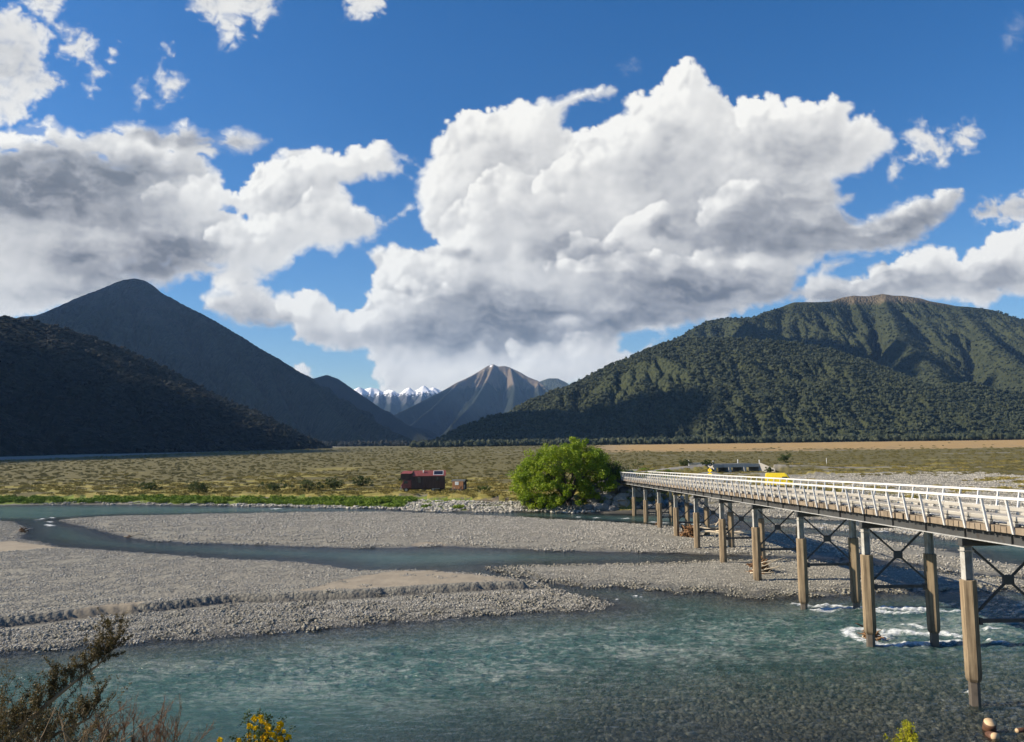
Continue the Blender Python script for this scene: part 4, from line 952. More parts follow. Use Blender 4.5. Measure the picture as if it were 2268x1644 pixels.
# ------------------------------------------------------------------ house truck, hut trailer, bicycles
M_CLAD = simple('brown_board_cladding', (.080,.047,.037), .8, .35, 1.2, col2=(.045,.029,.024), stretch=(5,5,.4), bmp=.02)
M_REDROOF = simple('red_roof_iron', (.24,.070,.060), .5, .2, 1.0)
M_CABRED = simple('faded_red_cab', (.20,.045,.040), .4, .25, 1.5)
M_TYRE = simple('tyre', (.022,.022,.023), .8, .2, 8.0)
M_RIM = simple('grey_rim', (.40,.39,.37), .5, .25, 8.0)
M_GLASS = simple('dark_glass', (.03,.035,.04), .08, .1, 2.0, spec=.8)
M_CHROME = simple('dull_bumper', (.45,.44,.42), .35, .2, 3.0, metal=.5)
M_PANEL = simple('solar_cells', (.018,.020,.035), .2, .2, 3.0, spec=.7)
M_WHITE = simple('white_paint', (.74,.74,.72), .5, .08, 3.0)
M_HUT = simple('orange_brown_boards', (.27,.125,.055), .75, .25, 1.5, stretch=(6,6,.4))
M_HUTROOF = simple('dark_green_grey_roof', (.075,.085,.080), .6, .2, 1.5)
M_UNDER = simple('black_chassis', (.018,.017,.017), .8, .2, 3.0)
def wheel(name, r, wd, parent, loc, rimr=.6):
    o = MB(); n = 28
    pts = []
    prof = [(r*.60, -wd*.5), (r*.90, -wd*.5), (r, -wd*.32), (r, wd*.32), (r*.90, wd*.5), (r*.60, wd*.5)]
    vs = []; fs = []
    for i in range(n):
        a = 6.28318*i/n
        vs += [(p[0]*math.cos(a), p[1], p[0]*math.sin(a)) for p in prof]
    k = len(prof)
    for i in range(n): fs += [(i*k+j, i*k+(j+1)%k, ((i+1)%n)*k+(j+1)%k, ((i+1)%n)*k+j) for j in range(k)]
    o.add(vs, fs, True)
    w_ = o.build(name, M_TYRE, parent, loc)
    rm = MB(); rm.prism([(r*rimr*math.cos(6.28318*i/n), r*rimr*math.sin(6.28318*i/n)) for i in range(n)], 'y', -wd*.36, wd*.36); rm.prism([(r*.2*math.cos(6.28318*i/12), r*.2*math.sin(6.28318*i/12)) for i in range(12)], 'y', -wd*.46, wd*.46)
    rm.build('rim', M_RIM, w_); return w_
px_ = at_depth(939, 1088, 178)
zt = float(height(np.array([px_.x]), np.array([178.]))[0])
tk = thing('house_truck', 'old red truck carrying a brown board house with a red iron roof', 'house truck', (px_.x, 178.0, zt), R(2))
# local: x to the right (rear), y away; 9.9 m long
xf, xr = -4.95, 4.55; yn, yf = -1.22, 1.22
bd = MB()
bd.hexa([(-2.6,yn,.72),(xr,yn,.72),(xr,yf,.72),(-2.6,yf,.72)], [(-2.6,yn,3.42),(xr,yn,3.42),(xr,yf,3.42),(-2.6,yf,3.42)])
bd.prism([(yn, 3.42), (yf, 3.42), (0, 4.46)], 'x', -2.1, xr)
bd.box(-4.95, -2.6, yn+.02, yf-.02, 2.66, 4.02)
body = bd.build('body', M_CLAD, tk)
bt = MB()
for x in (-2.55, -1.15, -.3, .45, 1.2, 2.1, 2.9, 3.7, 4.5): bt.box(x, x+.07, yn-.03, yn-.002, .74, 3.38)
bt.box(-2.56, xr, yn-.035, yn-.003, 1.02, 1.10)
for z in (1.2, 2.2, 3.1): bt.box(xr+.002, xr+.03, yn, yf, z, z+.08)
bt.build('batten', M_CLAD, body)
rf = MB()
for s in (-1, 1):
    n = 46
    for i in range(n):
        x0 = -2.32+i*(xr+.25+2.32)/n; x1 = -2.32+(i+1)*(xr+.25+2.32)/n; h = .025 if i % 2 else 0
        rf.hexa([(x0, s*1.40, 3.36+h), (x1, s*1.40, 3.36+h), (x1, s*1.40, 3.40+h), (x0, s*1.40, 3.40+h)][::1], [(x0, 0, 4.52+h), (x1, 0, 4.52+h), (x1, 0, 4.56+h), (x0, 0, 4.56+h)])
rf.hexa([(-5.05, -1.34, 3.98), (-2.52, -1.34, 3.98), (-2.52, 1.34, 3.98), (-5.05, 1.34, 3.98)], [(-4.35, -.15, 4.52), (-2.33, -.15, 4.52), (-2.33, .15, 4.52), (-4.35, .15, 4.52)])
roof = rf.build('roof', M_REDROOF, tk)
fl = MB(); fl.tube([(-.05, -.55, 4.0), (-.05, -.55, 4.45)], .10, 10); fl.tube([(-.05, -.55, 4.45), (-.05, -.55, 4.52), (-.05, -.55, 4.66)], [.17, .17, .04], 10); fl.build('flue', M_WHITE, roof)
def on_roof(x, s, lift): return Vector((x, -1.40*(1-s), 3.40+1.16*s+lift))
sp = MB(); sp.hexa([on_roof(2.15,.12,.05), on_roof(4.30,.12,.05), on_roof(4.30,.86,.05), on_roof(2.15,.86,.05)], [on_roof(2.15,.12,.09), on_roof(4.30,.12,.09), on_roof(4.30,.86,.09), on_roof(2.15,.86,.09)])
pn = sp.build('solar_panel', M_WHITE, roof)
sp = MB(); sp.hexa([on_roof(2.24,.17,.092), on_roof(4.21,.17,.092), on_roof(4.21,.81,.092), on_roof(2.24,.81,.092)], [on_roof(2.24,.17,.10), on_roof(4.21,.17,.10), on_roof(4.21,.81,.10), on_roof(2.24,.81,.10)]); sp.build('cells', M_PANEL, pn)
for (a, b, c, d) in ((-1.28, -.60, 1.95, 3.10), (2.66, 3.42, 2.38, 3.22)):
    f = MB(); f.box(a-.08, b+.08, yn-.05, yn-.003, c-.08, d+.08); f.box(a-.12, b+.12, yn-.12, yn-.052, c-.14, c-.08); wf_ = f.build('window', M_CLAD, tk)
    p = MB(); p.box(a, b, yn-.06, yn-.052, c, d); p.build('pane', M_GLASS, wf_)
cb = MB()
cb.prism([(-4.82,.78), (-2.64,.78), (-2.64,2.60), (-4.40,2.60), (-4.62,1.78), (-4.86,1.62)], 'y', yn+.06, yf-.06)
cab = cb.build('cab', M_CABRED, tk, bevel=.05)
wd = MB(); wd.hexa([(-4.60,-1.0,1.86),(-4.60,1.0,1.86),(-4.66,1.0,1.86),(-4.66,-1.0,1.86)], [(-4.42,-1.0,2.50),(-4.42,1.0,2.50),(-4.48,1.0,2.50),(-4.48,-1.0,2.50)]); wd.build('windscreen', M_GLASS, cab)
wd = MB(); wd.hexa([(-4.35,yn+.035,1.80),(-3.45,yn+.035,1.80),(-3.45,yn+.056,1.80),(-4.35,yn+.056,1.80)], [(-4.20,yn+.035,2.46),(-3.45,yn+.035,2.46),(-3.45,yn+.056,2.46),(-4.20,yn+.056,2.46)]); wd.build('side_window', M_GLASS, cab)
bp = MB(); bp.box(-5.02, -4.84, yn+.02, yf-.02, .62, .92); bp.box(-4.95, -4.86, yn+.25, yf-.25, 1.0, 1.5); bp.build('bumper', M_CHROME, cab, bevel=.03)
for s in (-1, 1):
    h = MB(); h.tube([(-4.93, s*.86, 1.18), (-4.84, s*.86, 1.18)], .13, 14); h.build('headlight', M_WHITE, cab)
ch = MB(); ch.box(-4.6, 4.5, -.55, .55, .48, .70); ch.box(-.4, 1.1, yn+.05, -.6, .40, .70); ch.box(3.0, 4.4, yn+.05, yn+.5, .45, .71); ch.build('chassis', M_UNDER, tk)
st = MB(); st.box(2.2, 3.55, yn-.36, yn-.02, .60, .66); st.build('step', M_CHROME, tk)
for y in (yn+.16, yf-.16): wheel('wheel', .47, .26, tk, (-3.78, y, .47))
for y in (yn+.28, yf-.28): wheel('wheel', .47, .46, tk, (2.05, y, .47))
dr = MB(); dr.box(xr+.002, xr+.05, -.75, .05, .95, 2.95); dr.build('rear_door', M_UNDER, tk)

def bicycle(name, label, loc, rz, col, group=None):
    b = thing(name, label, 'bicycle', loc, rz, group)
    f = MB()
    A = (-.53,0,.34); B = (.53,0,.34); BBk = (-.05,0,.30); S = (-.22,0,.86); H = (.36,0,.86); HT = (.33,0,.98)
    for p, q in ((A,BBk),(A,S),(BBk,S),(BBk,H),(S,H),(H,B),(H,HT)): f.tube([p,q], .026, 6)
    f.build('frame', col, b)
    s = MB(); s.hexa([(-.36,-.07,.93),(-.10,-.03,.93),(-.10,.03,.93),(-.36,.07,.93)], [(-.36,-.07,.97),(-.10,-.03,.97),(-.10,.03,.97),(-.36,.07,.97)]); s.tube([S, (-.24,0,.94)], .02, 6); s.build('saddle', M_UNDER, b)
    h = MB(); h.tube([(.25,-.28,1.04),(.34,-.1,1.02),(.34,.1,1.02),(.25,.28,1.04)], .02, 6); h.build('handlebar', M_CHROME, b)
    for x in (-.53, .53):
        wm_ = MB(); n = 28; ri = [(x+.34*math.cos(6.28318*i/n), 0, .34+.34*math.sin(6.28318*i/n)) for i in range(n+1)]; wm_.tube(ri, .026, 6)
        wh = wm_.build('wheel', M_TYRE, b)
        sp_ = MB()
        for i in range(10): sp_.tube([(x,0,.34), (x+.33*math.cos(.6283*i), 0, .34+.33*math.sin(.6283*i))], .005, 3)
        sp_.build('spokes', M_RIM, wh)
    return b
M_BIKE = simple('pale_bike_frame', (.45,.42,.38), .4, .1, 6.0)
tp = at_depth(1017, 1087.5, 178.5); zt2 = float(height(np.array([tp.x]), np.array([178.5]))[0])
hut = thing('hut_trailer', 'small orange brown hut trailer with a curved dark roof parked behind the house truck', 'hut trailer', (tp.x+.3, 176.2, zt2), R(-16))
hb = MB(); hb.box(-1.35, 1.15, -1.05, 1.05, .45, 2.25)
hb_ = hb.build('body', M_HUT, hut)
ed = MB(); ed.box(1.152, 1.20, -1.05, 1.05, .40, 2.30); ed.build('end_wall', M_UNDER, hut)
arc = [(1.28*math.sin(a), 1.55+1.05*math.cos(a)) for a in np.linspace(-1.02, 1.02, 13)]
arc2 = [(1.22*math.sin(a), 1.50+1.05*math.cos(a)) for a in np.linspace(1.02, -1.02, 13)]
ra = MB(); ra.prism(arc+arc2, 'x', -1.6, 1.45); ra.build('roof', M_HUTROOF, hut)
gb = MB(); gb.prism([(x*.92, z-.06) for x, z in arc]+[(.95, 2.26), (-.95, 2.26)], 'x', -1.34, 1.14); gb.build('gable', M_HUT, hut)
f = MB(); f.box(-.70, .10, -1.10, -1.053, 1.42, 2.12); wq = f.build('window', M_WHITE, hut); p = MB(); p.box(-.60, 0, -1.11, -1.102, 1.50, 2.04); p.build('pane', simple('pale_curtain', (.55,.58,.60), .3, .1, 3.), wq)
f = MB(); f.box(1.202, 1.24, -.75, -.15, .55, 1.45); f.build('door', M_RIM, hut)
f = MB()
for p, q in (((.25,-1.07,.6),(.95,-1.07,1.3)), ((.25,-1.07,1.3),(.95,-1.07,.6))): f.bar(p, q, .05, .07)
f.box(-1.35, 1.15, -1.10, -1.052, .45, .55); f.build('brace', M_CLAD, hut)
ch = MB(); ch.box(-1.3, 1.1, -.5, .5, .36, .44); ch.bar((-2.2,0,.40), (-1.3,.4,.40), .08, .08); ch.bar((-2.2,0,.40), (-1.3,-.4,.40), .08, .08); ch.build('drawbar', M_UNDER, hut)
for x in (-.15, .50):
    for y in (-1.0, 1.0): wheel('wheel', .30, .16, hut, (x, y, .30))
bp = on_level(1004, 1089.5, zt2)
bicycle('bicycle', 'pale bicycle standing on the grass in front of the hut trailer', (bp[0], 174.4, float(height(np.array([bp[0]]), np.array([174.4]))[0])), R(4), M_BIKE)
br = tk.matrix_world
c9 = math.cos(R(2)); s9 = math.sin(R(2)); lx, ly = 4.78, 0.1
bicycle('bicycle', 'dark bicycle hung on the rear wall of the house truck', (px_.x+lx*c9-ly*s9, 178+lx*s9+ly*c9, zt+1.45), R(62), M_UNDER)

# ------------------------------------------------------------------ yellow van, warning sign, pole, culvert
M_YEL = simple('yellow_van_paint', (.82,.62,.015), .3, .06, 2.0, spec=.6)
vp = at_depth(1728, 1077, 160); zv = float(height(np.array([vp.x]), np.array([160.]))[0])
van = thing('van', 'bright yellow high roofed van parked beyond the far railing', 'van', (vp.x, 160, zv), R(-20)); van.scale = (1.02, 1.02, 1.0)
def body_ring(zs):   # cross sections along x: (x, half width, z bottom, z shoulder, z roof)
    vs = []; fs = []; n = 8
    for (x, hw, zb, zsn, zr) in zs:
        vs += [(x,-hw,zb),(x,-hw*1.0,zsn*.55+zb*.45),(x,-hw*.97,zsn),(x,-hw*.86,zr),(x,hw*.86,zr),(x,hw*.97,zsn),(x,hw*1.0,zsn*.55+zb*.45),(x,hw,zb)]
    for i in range(len(zs)-1): fs += [(i*n+k, (i+1)*n+k, (i+1)*n+(k+1)%n, i*n+(k+1)%n) for k in range(n)]
    fs += [tuple(range(n)), tuple(range((len(zs)-1)*n, len(zs)*n))[::-1]]
    return vs, fs
v_ = MB(); v_.add(*body_ring([(-2.62,.92,.45,1.9,2.50),(-2.5,.98,.38,2.0,2.68),(.9,.98,.36,2.0,2.70),(1.25,.97,.36,1.85,2.52),(1.95,.95,.36,1.28,1.40),(2.45,.90,.38,1.08,1.16),(2.62,.80,.45,.9,.98)]))
vb = v_.build('body', M_YEL, van, bevel=.04)
g = MB(); g.hexa([(1.30,-.84,2.42),(1.30,.84,2.42),(1.27,.84,2.44),(1.27,-.84,2.44)], [(1.93,-.80,1.45),(1.93,.80,1.45),(1.97,.80,1.47),(1.97,-.80,1.47)]); g.build('windscreen', M_GLASS, van)
for s in (-1, 1):
    g = MB(); a, b = sorted((s*.955, s*.99)); g.box(.45, 1.35, a, b, 1.42, 2.02); g.build('side_window', M_GLASS, van)
    h = MB(); h.box(2.46, 2.60, s*.72-.14, s*.72+.14, .80, 1.02); h.build('headlight', M_WHITE, van)
    mm = MB(); a, b = sorted((s*1.0, s*1.20)); mm.box(1.36, 1.50, a, b, 1.40, 1.68); mm.build('mirror', M_UNDER, van)
g = MB(); g.box(2.58, 2.70, -.82, .82, .36, .62); g.box(2.60, 2.67, -.45, .45, .66, .92); g.build('bumper', M_UNDER, van, bevel=.02)
g = MB()
for s in (-1, 1):
    for x in (-.75, .42): a, b = sorted((s*.972, s*.995)); g.box(x, x+.02, a, b, .5, 2.0)
g.build('door_seam', M_UNDER, van)
for x in (-1.75, 1.72):
    for y in (-.86, .86): wheel('wheel', .34, .22, van, (x, y, .34))
# sign
M_SIGN = simple('sign_yellow', (.85,.60,.01), .4, .05, 3.0)
M_BLACK = simple('black_marking', (.015,.015,.015), .5, .1, 3.0)
sp_ = at_depth(1572, 1042, 172); zs = float(height(np.array([sp_.x]), np.array([172.]))[0])
sg = thing('road_sign', 'yellow diamond warning sign over a small yellow plate beyond the far railing', 'road sign', (sp_.x, 172, zs), R(-38))
zc = sp_.z-zs
f = MB(); f.tube([(0,.05,0), (0,.05,zc+.3)], .04, 8); f.build('post', M_STEEL, sg)
d = .52
f = MB(); f.prism([(-d, zc), (0, zc-d), (d, zc), (0, zc+d)], 'y', -.02, .0); di = f.build('diamond_plate', M_SIGN, sg)
f = MB(); f.prism([(-.05, zc-.02), (-.035, zc-.06), (.035, zc-.06), (.05, zc-.02), (.07, zc+.26), (-.07, zc+.26)], 'y', -.026, -.0205); f.prism([(-.05, zc-.20), (.05, zc-.20), (.05, zc-.11), (-.05, zc-.11)], 'y', -.026, -.0205); f.build('exclamation_mark', M_BLACK, di)
f = MB(); f.box(-.42, .42, -.02, 0, zc-.98, zc-.60); f.build('plate', M_SIGN, sg)
# pole
pp = on_level(1831, 1031, 2.4); zp = float(height(np.array([pp[0]]), np.array([pp[1]]))[0])
pl = MB(); pl.tube([(0,0,-.3), (0,0,2.6)], [.09, .08], 8); pl.prism([(.16*math.cos(6.283*i/8), .16*math.sin(6.283*i/8)) for i in range(8)], 'z', 2.55, 2.62)
po = pl.build('marker_pole', M_WHITE, None, (pp[0], pp[1], zp)); tag(po, 'lone white pole standing in the scrub at right', 'pole')
# culvert bridge
M_PALE = simple('pale_concrete', (.40,.38,.34), .8, .15, .8, col2=(.26,.245,.22), bmp=.02)
cp = at_depth(1581, 1043.6, 266); zc0 = 1.75
cv = thing('culvert_bridge', 'low pale concrete culvert bridge with three openings', 'culvert', (cp.x, 266.0, zc0), R(12))
W = 16.3
f = MB(); f.box(-.4, W+.4, 0, 7, 1.62, 2.05); f.box(-.4, W+.4, -.28, -.004, 1.55, 2.62); f.box(-.4, W+.4, 7.004, 7.28, 1.55, 2.62); f.build('deck', M_PALE, cv, bevel=.02)
for x in (0, 5.3, 10.7): 
    f = MB(); f.prism([(-1.3, 0), (7, 0), (7, 1.61), (-.9, 1.61)], 'x', x-.38, x+.38); f.build('pier_wall', M_PALE, cv)
f = MB(); f.box(-.4, W, -1.5, 7, -.25, .02); f.build('floor_slab', M_PALE, cv)
f = MB(); f.hexa([(W-.1,0,-.2),(W+.25,0,-.2),(W+.25,7,-.2),(W-.1,7,-.2)], [(W-.1,0,1.61),(W+.25,0,1.61),(W+.25,7,1.61),(W-.1,7,1.61)]); f.hexa([(W+.0,-.3,-.2),(W+3.2,-4.5,-.2),(W+3.4,-4.3,-.2),(W+.3,-.3,-.2)], [(W+.0,-.3,2.9),(W+3.2,-4.5,.9),(W+3.4,-4.3,.9),(W+.3,-.3,2.9)]); f.build('wing_wall', M_PALE, cv)
for x, y in ((-.2, -.14), (W*.76, 7.14), (W+.1, -.14), (-5.5, 7.1)):
    f = MB(); f.box(x-.12, x+.12, y-.12, y+.12, 2.63 if x > -3 else 1.9, 3.9); f.build('end_post', M_WHITE, cv)
f = MB(); f.bar((-5.5,7.1,2.9), (-.2,7.1,2.9), .10, .30); f.bar((-5.5,7.1,2.5), (-.2,7.1,2.5), .06, .2); f.build('guard_rail', M_STEEL, cv)


# ------------------------------------------------------------------ stones
def stone_mat(name, cs):
    m, nt, b, L = newmat(name)
    f = mth(nt, 'ADD', mth(nt, 'MULTIPLY', attr(nt, 'tone'), .8), mth(nt, 'MULTIPLY', noise(nt, 6., 4, .6, objco(nt)), .2))
    L(ramp(nt, f, cs), b.inputs['Base Color']); b.inputs['Roughness'].default_value = .85; b.inputs['Specular IOR Level'].default_value = .25
    return m
M_STONE = stone_mat('river_stone', [(.05, (.20,.192,.170)), (.35, (.295,.282,.245)), (.65, (.37,.352,.305)), (.95, (.52,.495,.43))])
M_WSTONE = stone_mat('wet_stone', [(.05, (.13,.125,.105)), (.5, (.20,.19,.155)), (.95, (.34,.32,.26))])
def pebbles(rg, n, rad, r0, r1, mat, sink=.35):
    Vs = []; Fs = []; T = []; o = 0
    for i in range(n):
        V, Fc = ICO1; V = V*(1+rg.uniform(-.22, .22, (len(V), 1)))
        r = r0*(r1/r0)**(rg.rand()**1.7); q = V*np.array([r*rg.uniform(.9, 1.5), r*rg.uniform(.7, 1.1), r*rg.uniform(.45, .8)])
        a = rg.uniform(0, 6.283); c, s = math.cos(a), math.sin(a); q = q@np.array([[c,s,0],[-s,c,0],[0,0,1]])
        d = rad*math.sqrt(rg.rand()); a = rg.uniform(0, 6.283)
        Vs.append(q+np.array([d*math.cos(a), d*math.sin(a), r*(1-sink)*.5])); Fs.append(Fc+o); o += len(V); T.append(np.full(len(Fc), rg.rand()))
    return npmesh('stones', np.concatenate(Vs), np.concatenate(Fs), mat, True, None, dict(tone=np.concatenate(T)))
rg = np.random.RandomState(8)
PB = [pebbles(rg, 56, .72, .022, .088, M_STONE) for i in range(6)]
PBF = [pebbles(rg, 90, 1.5, .035, .125, M_STONE) for i in range(5)]
PBL = [pebbles(rg, 40, 1.3, .10, .32, M_STONE) for i in range(4)]
PBW = [pebbles(rg, 30, .8, .04, .15, M_WSTONE) for i in range(4)]
def field(poly, step, cond, jit=1.):
    P = np.array(poly); x0, y0 = P.min(0)-1; x1, y1 = P.max(0)+1
    x0 = max(x0, -110); x1 = min(x1, 130); y1 = min(y1, 230)
    X, Y = np.meshgrid(np.arange(x0, x1, step), np.arange(y0, y1, step)); X = (X+RS.uniform(-.5, .5, X.shape)*step*jit).ravel(); Y = (Y+RS.uniform(-.5, .5, Y.shape)*step*jit).ravel()
    m = (np.abs(X/Y) < .70) & (sdf(X, Y, poly) > -.6); X, Y = X[m], Y[m]
    h, mk, s = height(X, Y, True)
    m = cond(X, Y, h, mk, s) ; X, Y, h = X[m], Y[m], h[m]
    return X, Y, h
def lay(name, label, XYh, variants, s0, s1):
    X, Y, h = XYh; n = len(X); S = np.stack([RS.uniform(s0, s1, n)]*3, 1)
    e = .6; dx = (height(X+e, Y)-height(X-e, Y))/(2*e); dy = (height(X, Y+e)-height(X, Y-e))/(2*e)
    o = scatter(name, label, np.stack([X, Y, h], 1), S, RS.uniform(0, 6.28, n), variants)
    return o
patch = lambda X, Y, a, b: fbm(X/5., Y/4., 4, 55, .6) > a+b*RS.rand(len(X))
lay('gravel', 'grey stones covering the near gravel bar', field(wA, .95, lambda X,Y,h,mk,s: (h > .02) & (mk['sand'] < .35+.6*(RS.rand(len(X)) < .05)) & (patch(X,Y,-.42,.42) | (s['sT'] < -1.1)) & ((s['sT'] > .35) | (s['sT'] < -1.1))), PB, .65, 1.1)
lay('gravel', 'larger stones on the lower step of the near gravel bar', field(wA, .8, lambda X,Y,h,mk,s: (h > -.04) & (s['sT'] < .4) & ((s['sT'] < -1.1) | (RS.rand(len(X)) < .12)) & (s['q'] < 60)), PB+PBW[:2], .75, 1.25)
lay('gravel', 'stones strewn over the sandy tip of the near bar', field(SAND1, 1.5, lambda X,Y,h,mk,s: (h > .1) & patch(X,Y,-.05,.3)), PB, .5, .9)
lay('gravel', 'grey stones covering the bar below the bridge', field(wD, 1.15, lambda X,Y,h,mk,s: (h > .12)), PB, .65, 1.1)
lay('gravel', 'damp dark stones at the edge of the low bar', field(wD, 1.2, lambda X,Y,h,mk,s: (h > -.10) & (h < .16)), PBW, .8, 1.3)
lay('gravel', 'grey stones covering the long middle bar', field(wB, 1.9, lambda X,Y,h,mk,s: (h > .02) & patch(X,Y,-.5,.5)), PBF, .7, 1.15)
lay('gravel', 'stones of the thin bar in the far stream', field(wF, 1.3, lambda X,Y,h,mk,s: (h > -.03)), PBF, .9, 1.3)
FARB = survey([(830,1140),(1200,1140),(1200,1090),(830,1090)], .5)
lay('gravel', 'pale stones on the far bank below the house truck', field([(-60,146),(14,146),(14,172),(-60,178)], 1.5, lambda X,Y,h,mk,s: (h > -.05) & (h < 1.25) & (s['sS'] > -1) & ((X > -24+6*fbm(X/4,Y/4,3,9)) | (s['sS'] < 1.6))), PBL, .7, 1.2)
lay('gravel', 'stones along the far left waterline', field([(-130,150),(-24,146),(-24,176),(-130,200)], 2.0, lambda X,Y,h,mk,s: (h > -.05) & (s['sS'] > -1) & (s['sS'] < 2.0)), PBL, .6, 1.0)
lay('gravel', 'stones of the far right gravel fan', field([(26,118),(130,90),(130,228),(26,228)], 2.7, lambda X,Y,h,mk,s: (h > .02) & (s['sS'] > 0) & (mk['dry'] < .4) & (s['rd'] > 3) & (s['k'] > .3)), PBF, .9, 1.7)
lay('gravel', 'rounded stones on the shallow river bed close to us', field([(-14,29),(30,29),(30,50),(-14,50)], .85, lambda X,Y,h,mk,s: (h < -.1) & (h > -.75)), PBW, .6, 1.6)

# boulders: riprap under the far end of the bridge
M_BOULD = stone_mat('grey_boulder', [(.05, (.07,.07,.068)), (.5, (.19,.185,.17)), (.95, (.36,.35,.32))])
M_TANB = stone_mat('tan_boulder', [(.05, (.42,.34,.23)), (.95, (.56,.46,.32))])
BM = []
for i in range(5):
    V, Fc = lump(ICO2, rg, .24, 1.3); V = np.round(V*3.2)/3.2*.5+V*.5
    BM.append(V)
def hz_(x, y): return float(height(np.array([x]), np.array([y]))[0])
def boulder(px, py, size, z, Y, mat, label, group, k):
    x = at_depth(px, py, Y).x; h = float(height(np.array([x]), np.array([Y]))[0]) if z is None else z
    V = BM[k%5]*np.array([size*rb.uniform(.9, 1.3), size*rb.uniform(.8, 1.1), size*rb.uniform(.65, .9)])
    a = rb.uniform(0, 6.28); c, s = math.cos(a), math.sin(a); V = V@np.array([[c,s,0],[-s,c,0],[0,0,1]])
    o = link('boulder', npmesh('boulder', V, ICO2[1], mat, False, None, dict(tone=np.full(len(ICO2[1]), rb.random()))), None, (x, Y, h+size*.25))
    tag(o, label, 'boulder', group); return o
gl = 'grey boulder in the heap of rocks between the willow tree and the bridge end'
for k in range(44):
    boulder(rb.uniform(1300, 1440), 1120, rb.uniform(.6, 1.25), None, rb.uniform(147.2, 154), M_BOULD, gl, 'boulders at the bridge end', k)
for k in range(14):
    boulder(rb.uniform(1436, 1560), 1120, rb.uniform(.4, .9), None, rb.uniform(149.5, 154), M_BOULD, 'grey boulder in the dark shade under the far end of the bridge', 'boulders under the bridge end', k)
for k in range(56):
    x = X0+rb.uniform(-8, 8); Y = rb.uniform(146.8, 153); o = boulder(1450, 1120, rb.uniform(.55, 1.1), 0, Y, M_BOULD, 'grey boulder in the dark shade under the far end of the bridge', 'boulders under the bridge end', k); o.location = (x, Y, hz_(x, Y)+.1)
for (px, Y, s, lb) in ((1372, 148.6, 1.15, 'big tan boulder at the water beside the willow tree'), (1389, 148.2, .9, 'tan boulder against the farthest bridge pile'), (1419, 148.6, .8, 'small tan boulder between the two farthest bridge piles')):
    boulder(px, 1130, s, .35, Y, M_TANB, lb, None, 2)

# ------------------------------------------------------------------ driftwood
M_BLEACH = simple('bleached_wood', (.66,.56,.41), .8, .2, 2.0, col2=(.42,.32,.21), stretch=(1,1,.4))
M_ROOT = simple('rusty_root_wood', (.20,.105,.045), .9, .4, 2.0, col2=(.09,.05,.025))
def snag(name, label, loc, rz, branches, roots, nroot, seed, spread=1.0, cat='driftwood'):
    r = random.Random(seed); t = thing(name, label, cat, loc, rz)
    if branches:
        for (p, q, ra) in branches:
            p = Vector(p); q = Vector(q); n = 6; pts = [p.lerp(q, i/n)+Vector((0, r.uniform(-.06, .06), r.uniform(-.05, .07)))*(1 if 0 < i else 0)*spread for i in range(n+1)]
            m = MB(); m.tube(pts, [ra*(1-.7*i/n) for i in range(n+1)], 7)
            for k in range(3):
                i = r.randint(2, n-1); m.tube([pts[i], pts[i]+Vector((r.uniform(.2, .6), r.uniform(-.35, .35), r.uniform(-.1, .35)))*spread], [ra*.35, ra*.1], 5)
            m.build('branch', M_BLEACH, t)
    m = MB()
    for k in range(nroot):
        c = Vector((r.gauss(0, .28), r.gauss(0, .28), abs(r.gauss(.25, .22))))*roots; d = Vector((r.uniform(-1, 1), r.uniform(-1, 1), r.uniform(-.5, .8))).normalized()*roots*r.uniform(.25, .7); k2 = Vector((r.uniform(-.2, .2), r.uniform(-.2, .2), r.uniform(-.1, .2)))*roots
        q = c+d; q.z = max(q.z, .02)
        m.tube([c, c+d*.5+k2, q], [.07*roots, .05*roots, .02*roots], 5)
    m.build('root_tangle', M_ROOT, t)
    return t
def gp(px, py, z=.3):
    x, y = on_level(px, py, z); return (x, y, float(height(np.array([x]), np.array([y]))[0]))
snag('driftwood', 'big root wad with long bleached branches stranded on the gravel under the bridge', gp(1533, 1190), R(6), [((.3,0,1.1),(7.0,-2.4,.45),.24), ((.4,.2,1.3),(6.8,1.0,.85),.20), ((.2,-.3,.8),(5.4,-3.4,.35),.17), ((.6,.1,1.2),(4.4,2.6,1.3),.15), ((2.8,-1.2,.8),(9.6,-2.2,.4),.15), ((3.4,1.0,1.0),(4.8,1.4,2.5),.11)], 1.75, 150, 3, 1.6)
snag('driftwood', 'tangle of brown sticks heaped against a pile on the gravel', gp(1683, 1268), R(0), [((-.6,-.9,.2),(1.6,-1.1,.6),.08), ((-.3,-.6,.7),(2.1,-.3,1.2),.08), ((-.9,-.7,.3),(.9,-1.0,1.0),.07), ((-.2,-.8,.9),(2.4,-.5,1.4),.06), ((-1.2,-1.0,.08),(1.1,-1.4,.16),.08)], 1.15, 330, 6)
snag('driftwood', 'small wad of brown sticks at the foot of a pile by the middle bar', gp(1458, 1160), 0, None, .75, 50, 9)
snag('driftwood', 'dark debris caught on a pile in the white water', (gp(1928, 1404)[0], gp(1928, 1404)[1]-.05, -.15), R(-30), [((-.5,0,.25),(.9,-.3,.05),.10), ((-.3,.1,.35),(.6,.2,.2),.07)], .85, 70, 12)
snag('driftwood', 'dark snag of sticks at the left tip of the gravel by the rapids', gp(50, 1176), R(60), [((-.8,0,.1),(1.6,.1,.5),.10)], .9, 40, 14)
snag('driftwood', 'dark branch lying on the left shore of the middle bar', gp(285, 1186), R(20), [((-.6,0,.1),(2.2,.3,.5),.09)], .5, 14, 15)
M_CUT = simple('fresh_cut_wood', (.58,.42,.25), .7, .12, 4.0)
M_BARK = simple('wet_brown_bark', (.11,.05,.028), .7, .3, 4.0, bmp=.02)
